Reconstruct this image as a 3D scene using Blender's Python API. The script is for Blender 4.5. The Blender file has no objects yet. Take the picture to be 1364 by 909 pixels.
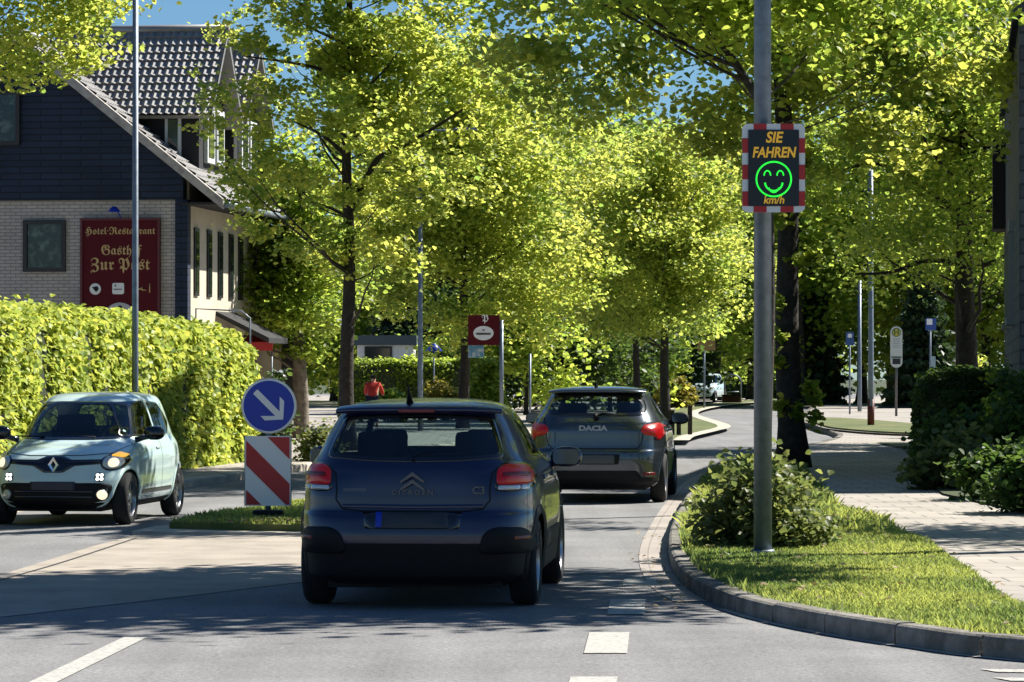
import bpy, bmesh, math, random
import numpy as np
from mathutils import Vector, Matrix
from mathutils.bvhtree import BVHTree
R = math.radians
scene = bpy.context.scene
COL = scene.collection

# ------------------------------------------------------------------ camera, sky, sun, exposure
EYE = 1.69
FPX = 4600.0                      # focal length in photograph pixels (1364 wide)
cd = bpy.data.cameras.new('camera'); cam = bpy.data.objects.new('camera', cd); COL.objects.link(cam)
cam.location = (0, 0, EYE)
cam.rotation_euler = (R(90) + math.atan(40.5 / FPX), 0, 0)
cd.sensor_width = 36.0; cd.lens = 36.0 * FPX / 1364.0
cd.clip_start = 0.5; cd.clip_end = 2000
scene.camera = cam

SUN = Vector((0.60, 0.36, 0.72)).normalized()      # towards the sun
w = bpy.data.worlds.new('World'); scene.world = w; w.use_nodes = True
nt = w.node_tree
sky = nt.nodes.new('ShaderNodeTexSky'); sky.sky_type = 'NISHITA'; sky.sun_disc = False
sky.sun_elevation = math.asin(SUN.z); sky.sun_rotation = math.atan2(SUN.x, SUN.y)
sky.air_density = 1.0; sky.dust_density = 0.0; sky.ozone_density = 3.0
bg = nt.nodes['Background']; bg.inputs['Strength'].default_value = 0.037
hs = nt.nodes.new('ShaderNodeMix'); hs.data_type = 'RGBA'; hs.blend_type = 'MULTIPLY'; hs.inputs[0].default_value = 1; hs.inputs[7].default_value = (.68, .97, 1.25, 1)
nt.links.new(sky.outputs[0], hs.inputs[6]); nt.links.new(hs.outputs[2], bg.inputs[0])
sd = bpy.data.lights.new('sun', 'SUN'); sd.energy = 5.0; sd.angle = R(0.53); sd.color = (1.0, 0.95, 0.86)
so = bpy.data.objects.new('sun', sd); COL.objects.link(so)
so.rotation_euler = (-SUN).to_track_quat('-Z', 'Y').to_euler(); so.location = (30, 20, 40)
vs = scene.view_settings
vs.view_transform = 'Standard'; vs.look = 'None'; vs.gamma = 1.0; vs.exposure = 1.06; vs.use_curve_mapping = False
scene.render.film_transparent = False
cy = scene.cycles
cy.max_bounces = 7; cy.diffuse_bounces = 3; cy.glossy_bounces = 3; cy.transmission_bounces = 4
cy.transparent_max_bounces = 12; cy.caustics_reflective = False; cy.caustics_refractive = False
cy.use_denoising = True

# ------------------------------------------------------------------ materials
def mat(name, color, rough=0.7, metal=0.0, coat=0.0, noise=None, bump=None, emit=None, spec=None):
    """noise = (scale, second colour, lo, hi); bump = (scale, strength)"""
    m = bpy.data.materials.new(name); m.use_nodes = True
    n = m.node_tree; b = n.nodes['Principled BSDF']
    b.inputs['Base Color'].default_value = (*color, 1)
    b.inputs['Roughness'].default_value = rough; b.inputs['Metallic'].default_value = metal
    if coat: b.inputs['Coat Weight'].default_value = coat; b.inputs['Coat Roughness'].default_value = 0.04
    if spec is not None: b.inputs['Specular IOR Level'].default_value = spec
    if emit:
        b.inputs['Emission Color'].default_value = (*emit[0], 1); b.inputs['Emission Strength'].default_value = emit[1]
    tc = n.nodes.new('ShaderNodeTexCoord')
    if noise:
        t = n.nodes.new('ShaderNodeTexNoise'); t.inputs['Scale'].default_value = noise[0]; t.inputs['Detail'].default_value = 6
        t.inputs['Roughness'].default_value = 0.65
        r = n.nodes.new('ShaderNodeMapRange'); r.inputs[1].default_value = noise[2]; r.inputs[2].default_value = noise[3]
        x = n.nodes.new('ShaderNodeMix'); x.data_type = 'RGBA'
        x.inputs[6].default_value = (*color, 1); x.inputs[7].default_value = (*noise[1], 1)
        n.links.new(tc.outputs['Object'], t.inputs['Vector']); n.links.new(t.outputs[0], r.inputs[0])
        n.links.new(r.outputs[0], x.inputs[0]); n.links.new(x.outputs[2], b.inputs['Base Color'])
    if bump:
        t = n.nodes.new('ShaderNodeTexNoise'); t.inputs['Scale'].default_value = bump[0]; t.inputs['Detail'].default_value = 4
        u = n.nodes.new('ShaderNodeBump'); u.inputs['Strength'].default_value = bump[1]; u.inputs['Distance'].default_value = 0.02
        n.links.new(tc.outputs['Object'], t.inputs['Vector']); n.links.new(t.outputs[0], u.inputs['Height'])
        n.links.new(u.outputs[0], b.inputs['Normal'])
    return m

def leaf_mat(name, c, t, mixf=0.5, rough=0.45):
    """per-leaf value in the colour attribute 'tone' shifts hue and brightness; light shines through"""
    m = bpy.data.materials.new(name); m.use_nodes = True; n = m.node_tree; n.nodes.clear()
    out = n.nodes.new('ShaderNodeOutputMaterial')
    at = n.nodes.new('ShaderNodeAttribute'); at.attribute_name = 'tone'
    def ramp(col):
        x = n.nodes.new('ShaderNodeMix'); x.data_type = 'RGBA'
        x.inputs[6].default_value = (col[0] * .45, col[1] * .58, col[2] * .8, 1)
        x.inputs[7].default_value = (min(.95, col[0] * 1.5), min(.92, col[1] * 1.32), col[2] * 1.5, 1)
        n.links.new(at.outputs['Fac'], x.inputs[0]); return x
    d = n.nodes.new('ShaderNodeBsdfPrincipled'); d.inputs['Roughness'].default_value = rough; d.inputs['Specular IOR Level'].default_value = 0.22
    tr = n.nodes.new('ShaderNodeBsdfTranslucent'); mx = n.nodes.new('ShaderNodeMixShader'); mx.inputs[0].default_value = mixf
    n.links.new(ramp(c).outputs[2], d.inputs['Base Color']); n.links.new(ramp(t).outputs[2], tr.inputs['Color'])
    n.links.new(d.outputs[0], mx.inputs[1]); n.links.new(tr.outputs[0], mx.inputs[2]); n.links.new(mx.outputs[0], out.inputs[0])
    return m

def glass_mat(name, tint, gloss=0.04):
    m = bpy.data.materials.new(name); m.use_nodes = True; n = m.node_tree; n.nodes.clear()
    out = n.nodes.new('ShaderNodeOutputMaterial'); t = n.nodes.new('ShaderNodeBsdfTransparent'); t.inputs[0].default_value = (*tint, 1)
    g = n.nodes.new('ShaderNodeBsdfGlossy'); g.inputs['Roughness'].default_value = 0.02
    lw = n.nodes.new('ShaderNodeLayerWeight'); lw.inputs[0].default_value = .5
    pw = n.nodes.new('ShaderNodeMath'); pw.operation = 'POWER'; pw.inputs[1].default_value = 4.5; n.links.new(lw.outputs['Facing'], pw.inputs[0])
    f = n.nodes.new('ShaderNodeMapRange'); f.inputs[3].default_value = .07; f.inputs[4].default_value = .9; n.links.new(pw.outputs[0], f.inputs[0])
    mx = n.nodes.new('ShaderNodeMixShader')
    n.links.new(f.outputs[0], mx.inputs[0]); n.links.new(t.outputs[0], mx.inputs[1]); n.links.new(g.outputs[0], mx.inputs[2])
    n.links.new(mx.outputs[0], out.inputs[0]); return m

def brick_mat(name, c1, c2, mortar, bw, bh, gap=0.012, offs=0.5, bump=0.4):
    m = bpy.data.materials.new(name); m.use_nodes = True; n = m.node_tree; b = n.nodes['Principled BSDF']
    b.inputs['Roughness'].default_value = 0.85
    uv = n.nodes.new('ShaderNodeUVMap'); k = n.nodes.new('ShaderNodeTexBrick')
    k.inputs['Scale'].default_value = 1; k.inputs['Brick Width'].default_value = bw; k.inputs['Row Height'].default_value = bh
    k.inputs['Mortar Size'].default_value = gap; k.offset = offs
    k.inputs['Color1'].default_value = (*c1, 1); k.inputs['Color2'].default_value = (*c2, 1); k.inputs['Mortar'].default_value = (*mortar, 1)
    nz = n.nodes.new('ShaderNodeTexNoise'); nz.inputs['Scale'].default_value = 0.9; nz.inputs['Detail'].default_value = 5
    mr = n.nodes.new('ShaderNodeMapRange'); mr.inputs[1].default_value = .3; mr.inputs[2].default_value = .7; mr.inputs[3].default_value = .75; mr.inputs[4].default_value = 1.1
    mm = n.nodes.new('ShaderNodeMix'); mm.data_type = 'RGBA'; mm.blend_type = 'MULTIPLY'; mm.inputs[0].default_value = 1
    n.links.new(uv.outputs[0], k.inputs[0]); n.links.new(uv.outputs[0], nz.inputs['Vector']); n.links.new(nz.outputs[0], mr.inputs[0])
    n.links.new(k.outputs[0], mm.inputs[6]); n.links.new(mr.outputs[0], mm.inputs[7]); n.links.new(mm.outputs[2], b.inputs['Base Color'])
    u = n.nodes.new('ShaderNodeBump'); u.inputs['Strength'].default_value = bump; u.inputs['Distance'].default_value = 0.01; u.invert = True
    n.links.new(k.outputs[1], u.inputs['Height']); n.links.new(u.outputs[0], b.inputs['Normal'])
    return m

M = {}
M['ground'] = mat('ground_soil', (.035, .045, .018), .95, noise=(1.5, (.05, .07, .02), .35, .65))
def asphalt():
    m = mat('asphalt', (.15, .152, .158), .9)
    n = m.node_tree; b = n.nodes['Principled BSDF']; tc = n.nodes.new('ShaderNodeTexCoord')
    def noise(s, d, ro=.6):
        t = n.nodes.new('ShaderNodeTexNoise'); t.inputs['Scale'].default_value = s; t.inputs['Detail'].default_value = d; t.inputs['Roughness'].default_value = ro
        n.links.new(tc.outputs['Object'], t.inputs['Vector']); return t
    def mr(src, a, c, lo, hi):
        r = n.nodes.new('ShaderNodeMapRange'); r.inputs[1].default_value = a; r.inputs[2].default_value = c; r.inputs[3].default_value = lo; r.inputs[4].default_value = hi
        n.links.new(src, r.inputs[0]); return r.outputs[0]
    g = mr(noise(28, 3, .8).outputs[0], .3, .7, .62, 1.4); p = mr(noise(.5, 7, .7).outputs[0], .35, .65, .8, 1.14)
    mp = n.nodes.new('ShaderNodeMapping'); mp.inputs['Scale'].default_value = (2.2, .12, 1); mp.inputs['Rotation'].default_value = (0, 0, R(5))
    t = n.nodes.new('ShaderNodeTexNoise'); t.inputs['Scale'].default_value = 1; t.inputs['Detail'].default_value = 4
    n.links.new(tc.outputs['Object'], mp.inputs[0]); n.links.new(mp.outputs[0], t.inputs['Vector'])
    q = mr(t.outputs[0], .35, .65, .88, 1.1)
    a = n.nodes.new('ShaderNodeMath'); a.operation = 'MULTIPLY'; n.links.new(g, a.inputs[0]); n.links.new(p, a.inputs[1])
    a2 = n.nodes.new('ShaderNodeMath'); a2.operation = 'MULTIPLY'; n.links.new(a.outputs[0], a2.inputs[0]); n.links.new(q, a2.inputs[1])
    x = n.nodes.new('ShaderNodeMix'); x.data_type = 'RGBA'; x.blend_type = 'MULTIPLY'; x.inputs[0].default_value = 1
    x.inputs[6].default_value = (.185, .183, .183, 1); n.links.new(a2.outputs[0], x.inputs[7]); n.links.new(x.outputs[2], b.inputs['Base Color'])
    u = n.nodes.new('ShaderNodeBump'); u.inputs['Strength'].default_value = .5; u.inputs['Distance'].default_value = .01
    n.links.new(noise(55, 2).outputs[0], u.inputs['Height']); n.links.new(u.outputs[0], b.inputs['Normal'])
    return m
M['asphalt'] = asphalt()
M['paint'] = mat('road_paint', (.44, .43, .39), .8, noise=(22, (.26, .255, .24), .45, .66))
M['concrete'] = mat('pale_concrete', (.37, .325, .27), .9, noise=(1.6, (.27, .235, .195), .38, .66), bump=(30, .3))
M['slab'] = brick_mat('paving_slabs', (.40, .36, .315), (.33, .30, .265), (.16, .145, .13), .5, .5, .012, .5)
M['gutter'] = brick_mat('gutter_setts', (.37, .33, .295), (.34, .30, .27), (.24, .215, .19), .3, .19, .008, bump=.2)
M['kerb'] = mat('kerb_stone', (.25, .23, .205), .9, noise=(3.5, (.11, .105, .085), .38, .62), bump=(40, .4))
M['kerb_pale'] = mat('pale_kerb_stone', (.5, .45, .37), .9, noise=(3, (.36, .32, .27), .4, .65))
M['turf'] = mat('turf', (.07, .10, .025), .95, noise=(1.1, (.19, .17, .06), .45, .66))
M['bark'] = mat('bark', (.026, .021, .017), .95, noise=(9, (.055, .045, .036), .45, .7), bump=(14, 1.0))
M['bark_grey'] = mat('grey_bark', (.2, .165, .13), .95, noise=(7, (.09, .07, .055), .42, .66), bump=(12, 1.0))
M['leaf_bright'] = leaf_mat('spring_leaf', (.14, .205, .018), (.76, .91, .12), .55)
M['leaf_mid'] = leaf_mat('mid_leaf', (.10, .155, .016), (.55, .73, .09), .55)
M['leaf_dark'] = leaf_mat('dark_leaf', (.045, .085, .02), (.14, .24, .035), .4)
M['leaf_conifer'] = leaf_mat('conifer_leaf', (.028, .055, .02), (.07, .13, .03), .3)
M['leaf_hedge'] = leaf_mat('hedge_leaf', (.34, .42, .06), (.68, .80, .11), .4)
M['leaf_shrub'] = leaf_mat('shrub_leaf', (.13, .16, .05), (.3, .36, .08), .4)
M['blade'] = leaf_mat('grass_blade', (.16, .21, .05), (.46, .56, .11), .45)
M['galv'] = mat('galvanised_steel', (.22, .26, .31), .5, .5, noise=(11, (.15, .18, .215), .35, .65))
M['black'] = mat('black_plastic', (.006, .006, .007), .6, spec=.25)
M['gloss_black'] = mat('gloss_black', (.006, .006, .008), .15, coat=.6)
M['rubber'] = mat('rubber', (.013, .013, .013), .85)
M['interior'] = mat('car_interior', (.014, .014, .018), .9)
M['chrome'] = mat('chrome', (.6, .62, .65), .15, 1.0)
M['rim'] = mat('alloy_rim', (.34, .34, .36), .3, .9)
M['rim_dark'] = mat('dark_rim', (.1, .1, .11), .35, .8)
M['glass'] = glass_mat('car_glass', (.56, .66, .66))
M['glass_dark'] = glass_mat('dark_car_glass', (.33, .40, .41))
M['red_lens'] = mat('red_lens', (.34, .002, .004), .3, coat=.25, emit=((.8, .01, .01), .03))
M['red_deep'] = mat('deep_red_lens', (.16, .002, .004), .35, coat=.2)
M['clear_lens'] = mat('clear_lens', (.6, .6, .58), .12, .2, coat=1.0)
M['amber'] = mat('amber_lens', (.8, .35, .03), .2, coat=1, emit=((1, .5, .05), .5))
M['lamp_on'] = mat('lit_lamp', (.9, .85, .7), .2, emit=((1, .78, .52), .55))
M['drl_on'] = mat('lit_daylight', (.9, .9, .9), .2, emit=((.95, 1, .9), .9))
M['white'] = mat('white_paint', (.72, .73, .74), .45, noise=(6, (.6, .6, .62), .5, .8))
M['retro_red'] = mat('retro_red', (.46, .02, .022), .45)
M['retro_white'] = mat('retro_white', (.78, .79, .80), .45)
M['sign_blue'] = mat('sign_blue', (.006, .035, .40), .4)
M['wine'] = mat('wine_red_board', (.078, .002, .007), .6, spec=.2)
M['gold'] = mat('gold_lettering', (.5, .34, .14), .5)
M['gold_lit'] = mat('amber_lettering', (.75, .42, .04), .5, emit=((.9, .5, .04), .12))
M['led'] = mat('green_led', (.02, .5, .04), .4, emit=((.02, .85, .05), .62))
M['display'] = mat('display_black', (.006, .007, .012), .3)

# ------------------------------------------------------------------ object helpers
def tag(o, label=None, cat=None, group=None, kind=None):
    if label: o['label'] = label
    if cat: o['category'] = cat
    if group: o['group'] = group
    if kind: o['kind'] = kind
    return o
def empty(name, loc=(0, 0, 0), rz=0, **k):
    o = bpy.data.objects.new(name, None); COL.objects.link(o); o.location = loc; o.rotation_euler = (0, 0, rz)
    o.empty_display_size = .1
    return tag(o, **k)
def link_mesh(name, me, m, parent=None, loc=None):
    o = bpy.data.objects.new(name, me); COL.objects.link(o)
    if m is not None and not me.materials: me.materials.append(m)
    if parent: o.parent = parent
    if loc: o.location = loc
    return o
def np_mesh(name, v, f, m, parent=None, smooth=False, tone=None, nv=4, loc=None):
    """fast mesh from arrays; all faces have nv corners"""
    me = bpy.data.meshes.new(name); v = np.asarray(v, np.float32); f = np.asarray(f, np.int32).reshape(-1, nv)
    me.vertices.add(len(v)); me.vertices.foreach_set('co', v.ravel())
    me.loops.add(f.size); me.loops.foreach_set('vertex_index', f.ravel())
    me.polygons.add(len(f)); me.polygons.foreach_set('loop_start', np.arange(0, f.size, nv, dtype=np.int32))
    me.polygons.foreach_set('loop_total', np.full(len(f), nv, np.int32))
    if smooth: me.polygons.foreach_set('use_smooth', np.ones(len(f), bool))
    if tone is not None:
        a = me.attributes.new('tone', 'FLOAT', 'POINT'); a.data.foreach_set('value', np.asarray(tone, np.float32))
    me.update(calc_edges=True)
    return link_mesh(name, me, m, parent, loc)
class MB:
    def __init__(s): s.v = []; s.f = []; s.sm = []
    def add(s, vs_, fs_, smooth=False):
        o = len(s.v); s.v += [tuple(p) for p in vs_]; s.f += [tuple(i + o for i in f) for f in fs_]; s.sm += [smooth] * len(fs_); return s
    def box(s, c, d, rz=0, bev=0):
        cx, cy_, cz = c; dx, dy, dz = d[0] / 2, d[1] / 2, d[2] / 2
        ca, sa = math.cos(rz), math.sin(rz)
        if bev:
            b = min(bev, dx * .9, dy * .9, dz * .9); pts = []
            bm = bmesh.new(); bmesh.ops.create_cube(bm, size=1)
            for q in bm.verts: q.co = Vector((q.co.x * 2 * dx, q.co.y * 2 * dy, q.co.z * 2 * dz))
            bmesh.ops.bevel(bm, geom=bm.edges[:], offset=b, segments=2, affect='EDGES', profile=.6)
            bm.verts.index_update()
            pts = [(q.co.x, q.co.y, q.co.z) for q in bm.verts]; fs_ = [[q.index for q in f.verts] for f in bm.faces]; bm.free()
        else:
            pts = [(x * dx, y * dy, z * dz) for x in (-1, 1) for y in (-1, 1) for z in (-1, 1)]
            fs_ = [(0, 1, 3, 2), (4, 6, 7, 5), (0, 4, 5, 1), (2, 3, 7, 6), (0, 2, 6, 4), (1, 5, 7, 3)]
        return s.add([(cx + x * ca - y * sa, cy_ + x * sa + y * ca, cz + z) for x, y, z in pts], fs_)
    def tube(s, pts, rad, n=10, cap=True, smooth=True):
        pts = [Vector(p) for p in pts]; k = len(pts)
        rad = rad if hasattr(rad, '__len__') else [rad] * k
        vs_ = []; prev = None
        for i, p in enumerate(pts):
            t = (pts[min(i + 1, k - 1)] - pts[max(i - 1, 0)]).normalized()
            if prev is None: a = t.orthogonal().normalized()
            else:
                a = prev - t * prev.dot(t)
                a = a.normalized() if a.length > 1e-6 else t.orthogonal().normalized()
            prev = a; b = t.cross(a)
            for j in range(n):
                q = 2 * math.pi * j / n; vs_.append(p + (a * math.cos(q) + b * math.sin(q)) * rad[i])
        fs_ = [(i * n + j, i * n + (j + 1) % n, (i + 1) * n + (j + 1) % n, (i + 1) * n + j) for i in range(k - 1) for j in range(n)]
        s.add(vs_, fs_, smooth)
        if cap:
            o = len(s.v) - len(vs_); s.f.append(tuple(o + j for j in range(n))[::-1]); s.f.append(tuple(o + (k - 1) * n + j for j in range(n))); s.sm += [False, False]
        return s
    def prism(s, poly, z0, z1, plane='xy', M4=None):
        """poly: 2D outline; extruded from z0 to z1 along the third axis"""
        n = len(poly)
        def P3(a, b, c): return {'xy': (a, b, c), 'xz': (a, c, b), 'yz': (c, a, b)}[plane]
        vs_ = [P3(a, b, z0) for a, b in poly] + [P3(a, b, z1) for a, b in poly]
        if M4 is not None: vs_ = [M4 @ Vector(v) for v in vs_]
        fs_ = [tuple(range(n))[::-1], tuple(range(n, 2 * n))] + [(i, (i + 1) % n, n + (i + 1) % n, n + i) for i in range(n)]
        return s.add(vs_, fs_)
    def lathe(s, prof, n=24, axis='z', c=(0, 0, 0)):
        vs_ = []
        for r, h in prof:
            for j in range(n):
                q = 2 * math.pi * j / n; a, b = r * math.cos(q), r * math.sin(q)
                p = (a, b, h) if axis == 'z' else ((h, a, b) if axis == 'x' else (a, h, b))
                vs_.append((p[0] + c[0], p[1] + c[1], p[2] + c[2]))
        k = len(prof)
        s.add(vs_, [(i * n + j, i * n + (j + 1) % n, (i + 1) * n + (j + 1) % n, (i + 1) * n + j) for i in range(k - 1) for j in range(n)], True)
        return s
    def build(s, name, m, parent=None, uv=None, loc=None):
        me = bpy.data.meshes.new(name); me.from_pydata(s.v, [], s.f); me.polygons.foreach_set('use_smooth', s.sm)
        bm = bmesh.new(); bm.from_mesh(me); bmesh.ops.recalc_face_normals(bm, faces=bm.faces)
        bm.to_mesh(me); bm.free()
        if uv: box_uv(me)
        me.update(); return link_mesh(name, me, m, parent, loc)
def box_uv(me):
    l = me.uv_layers.new(name='UVMap')
    for p in me.polygons:
        n = p.normal
        for li in p.loop_indices:
            c = me.vertices[me.loops[li].vertex_index].co
            if abs(n.z) > .8: l.data[li].uv = (c.x, c.y)
            elif abs(n.y) > abs(n.x): l.data[li].uv = (c.x, c.z)
            else: l.data[li].uv = (c.y, c.z)
def sheet(name, pts, z, m, kind='structure', depth=None, uv=True):
    """flat outline on the ground; with depth it gets side walls down to z - depth"""
    bm = bmesh.new(); vs_ = [bm.verts.new((x, y, z)) for x, y in pts]; f = bm.faces.new(vs_)
    if f.normal.z < 0 or f.calc_area() == 0: pass
    bm.normal_update()
    if f.normal.z < 0: f.normal_flip()
    if depth:
        r = bmesh.ops.extrude_face_region(bm, geom=[f])
        top = [g for g in r['geom'] if isinstance(g, bmesh.types.BMVert)]
        for v in vs_: v.co.z -= depth
    bmesh.ops.triangulate(bm, faces=[q for q in bm.faces if len(q.verts) > 4])
    bmesh.ops.recalc_face_normals(bm, faces=bm.faces) if depth else None
    me = bpy.data.meshes.new(name); bm.to_mesh(me); bm.free()
    if uv: box_uv(me)
    o = link_mesh(name, me, m); o['kind'] = kind; return o
def pip(x, y, poly):
    """vectorised point in polygon"""
    x = np.asarray(x); y = np.asarray(y); ins = np.zeros(x.shape, bool); n = len(poly); j = n - 1
    for i in range(n):
        xi, yi = poly[i]; xj, yj = poly[j]
        c = ((yi > y) != (yj > y)) & (x < (xj - xi) * (y - yi) / ((yj - yi) or 1e-12) + xi)
        ins ^= c; j = i
    return ins
def smooth_line(pts, step=0.5):
    """Catmull-Rom through pts, resampled about every step"""
    P = [np.array(p, float) for p in pts]; P = [2 * P[0] - P[1]] + P + [2 * P[-1] - P[-2]]; out = []
    for i in range(1, len(P) - 2):
        n = max(2, int(np.linalg.norm(P[i + 1] - P[i]) / step))
        for k in range(n):
            t = k / n; a, b, c, d = P[i - 1], P[i], P[i + 1], P[i + 2]
            out.append(tuple(.5 * (2 * b + (c - a) * t + (2 * a - 5 * b + 4 * c - d) * t * t + (3 * b - a - 3 * c + d) * t ** 3)))
    out.append(tuple(P[-2])); return out
def offset_line(pts, d):
    """shift a polyline to its right by d"""
    out = []
    for i, p in enumerate(pts):
        a = np.array(pts[max(i - 1, 0)]); b = np.array(pts[min(i + 1, len(pts) - 1)]); t = (b - a) / (np.linalg.norm(b - a) + 1e-9)
        out.append((p[0] + t[1] * d, p[1] - t[0] * d))
    return out
def strip(name, pts, d0, d1, z, m, kind='structure'):
    """a ribbon between two offsets of a line, with uv along it"""
    a = offset_line(pts, d0); b = offset_line(pts, d1); n = len(pts)
    me = bpy.data.meshes.new(name); me.from_pydata([(x, y, z) for x, y in a] + [(x, y, z) for x, y in b], [], [(i, n + i, n + i + 1, i + 1) for i in range(n - 1)])
    l = me.uv_layers.new(name='UVMap'); s = [0]
    for i in range(1, n): s.append(s[-1] + math.dist(pts[i], pts[i - 1]))
    for p in me.polygons:
        for li in p.loop_indices:
            k = me.loops[li].vertex_index; l.data[li].uv = (s[k % n], d0 if k < n else d1)
    o = link_mesh(name, me, m); o['kind'] = kind; return o
def kerb(name, pts, m, wd=.15, h=.12, side=1, stone=1.0, z0=-.05):
    """kerb stones along a line; body lies to the right (side=1) or left of it"""
    P = smooth_line(pts, .1); s = [0]
    for i in range(1, len(P)): s.append(s[-1] + math.dist(P[i], P[i - 1]))
    P = np.array(P); s = np.array(s); L = s[-1]; n = max(1, int(L / stone)); b = MB(); rnd = random.Random(5)
    at = lambda t: np.array([np.interp(t, s, P[:, 0]), np.interp(t, s, P[:, 1])])
    for i in range(n):
        t0, t1 = L * i / n + .011, L * (i + 1) / n - .011; hh = h + rnd.uniform(-.009, .009)
        rows = []
        for t in np.linspace(t0, t1, 4):
            p = at(t); q = at(min(t + .05, L)) - at(max(t - .05, 0)); q /= np.linalg.norm(q); r = np.array([q[1], -q[0]]) * side
            prof = [(0, z0), (0, hh - .03), (.008, hh - .012), (.03, hh), (wd, hh), (wd, z0)]
            rows.append([(p[0] + r[0] * u, p[1] + r[1] * u, z) for u, z in prof])
        k = 6; vs_ = [v for r_ in rows for v in r_]
        fs_ = [(i_ * k + j, i_ * k + j + 1, (i_ + 1) * k + j + 1, (i_ + 1) * k + j) for i_ in range(3) for j in range(k - 1)] + [tuple(range(k)), tuple(range(3 * k, 4 * k))[::-1]]
        b.add(vs_, fs_)
    o = b.build(name, m); o['kind'] = 'structure'; return o
def text(name, body, size, m, parent, loc, rot=(R(90), 0, 0), shear=0, bold=0, ext=.003, align='CENTER', xs=1.0):
    c = bpy.data.curves.new('t', 'FONT'); c.body = body; c.size = size; c.align_x = align; c.align_y = 'CENTER'; c.shear = shear; c.offset = bold; c.extrude = ext
    c.resolution_u = 3
    o = bpy.data.objects.new('t', c); COL.objects.link(o); bpy.context.view_layer.update()
    me = bpy.data.meshes.new_from_object(o.evaluated_get(bpy.context.evaluated_depsgraph_get())); bpy.data.objects.remove(o)
    me.name = name; me.materials.clear(); q = link_mesh(name, me, m, parent); q.location = loc; q.rotation_euler = rot; q.scale = (xs, 1, 1); return q
def fraktur(s):
    return ''.join(chr(0x1D56C + ord(c) - 65) if 'A' <= c <= 'Z' else chr(0x1D586 + ord(c) - 97) if 'a' <= c <= 'z' else c for c in s)
def circle(cx, cy_, r, n=32, ry=None): return [(cx + r * math.cos(2 * math.pi * i / n), cy_ + (ry or r) * math.sin(2 * math.pi * i / n)) for i in range(n)]
def rrect(x0, y0, x1, y1, r, n=5):
    out = []
    for cx, cy_, a in ((x1 - r, y1 - r, 0), (x0 + r, y1 - r, 90), (x0 + r, y0 + r, 180), (x1 - r, y0 + r, 270)):
        for i in range(n + 1): q = R(a + 90 * i / n); out.append((cx + r * math.cos(q), cy_ + r * math.sin(q)))
    return out
def round_poly(pts, r, step=.04):
    """round the corners of an outline and resample its edges"""
    n = len(pts); out = []
    for i in range(n):
        a, p, b = (np.array(pts[(i + k) % n], float) for k in (-1, 0, 1))
        la, lb = np.linalg.norm(a - p), np.linalg.norm(b - p); ra, rb = min(r, la * .45), min(r, lb * .45)
        p0 = p + (a - p) / la * ra; p1 = p + (b - p) / lb * rb
        for t in np.linspace(0, 1, 6): out.append(tuple((1 - t) ** 2 * p0 + 2 * t * (1 - t) * p + t * t * p1))
    res = []
    for i in range(len(out)):
        a, b = np.array(out[i]), np.array(out[(i + 1) % len(out)]); k = max(1, int(np.linalg.norm(b - a) / step))
        for j in range(k): res.append(tuple(a + (b - a) * j / k))
    return res
def at(px, Y): return (px - 682) / FPX * Y          # lateral metres of a bearing at distance Y
def hz(py, Y): return EYE - (py - 495) / FPX * Y    # height of a sight line at distance Y

# ------------------------------------------------------------------ ground, road, pavements
o = sheet('ground', [(-350, -60), (350, -60), (350, 700), (-350, 700)], -.06, M['ground'])
o = sheet('road', [(-60, 3), (60, 3), (60, 260), (-60, 260)], -.002, M['asphalt'])
KR = [(40, 16.6), (20, 17.0), (8, 17.9), (4.5, 19.0), (2.99, 20.2), (2.5, 21.1), (2.03, 22.3), (1.65, 23.8), (1.45, 25.4), (1.36, 27.3), (1.38, 30), (1.5, 33.1), (1.72, 36.8),
      (2.16, 43.2), (3.0, 53.6), (4.1, 62), (5.4, 70), (7.0, 78), (8.1, 86), (8.6, 96), (9.3, 110), (11, 130), (14, 160), (18, 190), (24, 225)]
KR = smooth_line(KR, .6)
pav = sheet('pavement', offset_line(KR, .1) + [(60, 225), (60, 17)], .11, M['slab'], depth=.15)
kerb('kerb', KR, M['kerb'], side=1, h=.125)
# verge between kerb and pavement
KRn = [p for p in KR if p[1] < 62.5 and p[0] < 5.2]
VERGE = offset_line(KRn, .14) + [(5.3, 64), (5.0, 60), (4.2, 48), (3.8, 40), (3.88, 36), (3.84, 31.8), (3.62, 27.3), (3.42, 23.5), (4.0, 21.6), (5.2, 20.0)]
sheet('verge', VERGE, .118, M['turf'])
strip('gutter', [p for p in KR if 25 < p[1] < 66], -.27, -.01, .003, M['gutter'])
strip('gutter', [p for p in KR if 17.5 < p[1] < 25.2], -.07, -.01, .003, M['kerb_pale'])
# left pavement and the hotel forecourt
KL = smooth_line([(-9.0, 16), (-7.4, 30), (-6.15, 40), (-4.75, 50), (-3.5, 59), (-2.3, 68), (-.75, 80), (1.9, 100), (4.2, 120), (6.2, 140), (8.4, 160), (13, 190), (19, 225)], 1)
sheet('pavement', offset_line(KL, -.1) + [(-60, 225), (-60, 16)], .11, M['slab'], depth=.15)
kerb('kerb', KL, M['kerb_pale'], side=-1, h=.12)
# front island with the keep-right sign
ISL = smooth_line([(-3.62, 36.5), (-2.7, 36.0), (-1.6, 35.8), (-1.05, 36.8), (-.7, 42), (0, 50), (.9, 58), (1.1, 61.5), (.7, 62), (-.5, 58), (-1.6, 50), (-2.5, 43.6), (-3.3, 39), (-3.62, 36.5)], .4)[:-1]
sheet('traffic_island', ISL, .10, M['turf'], depth=.14)
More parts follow.
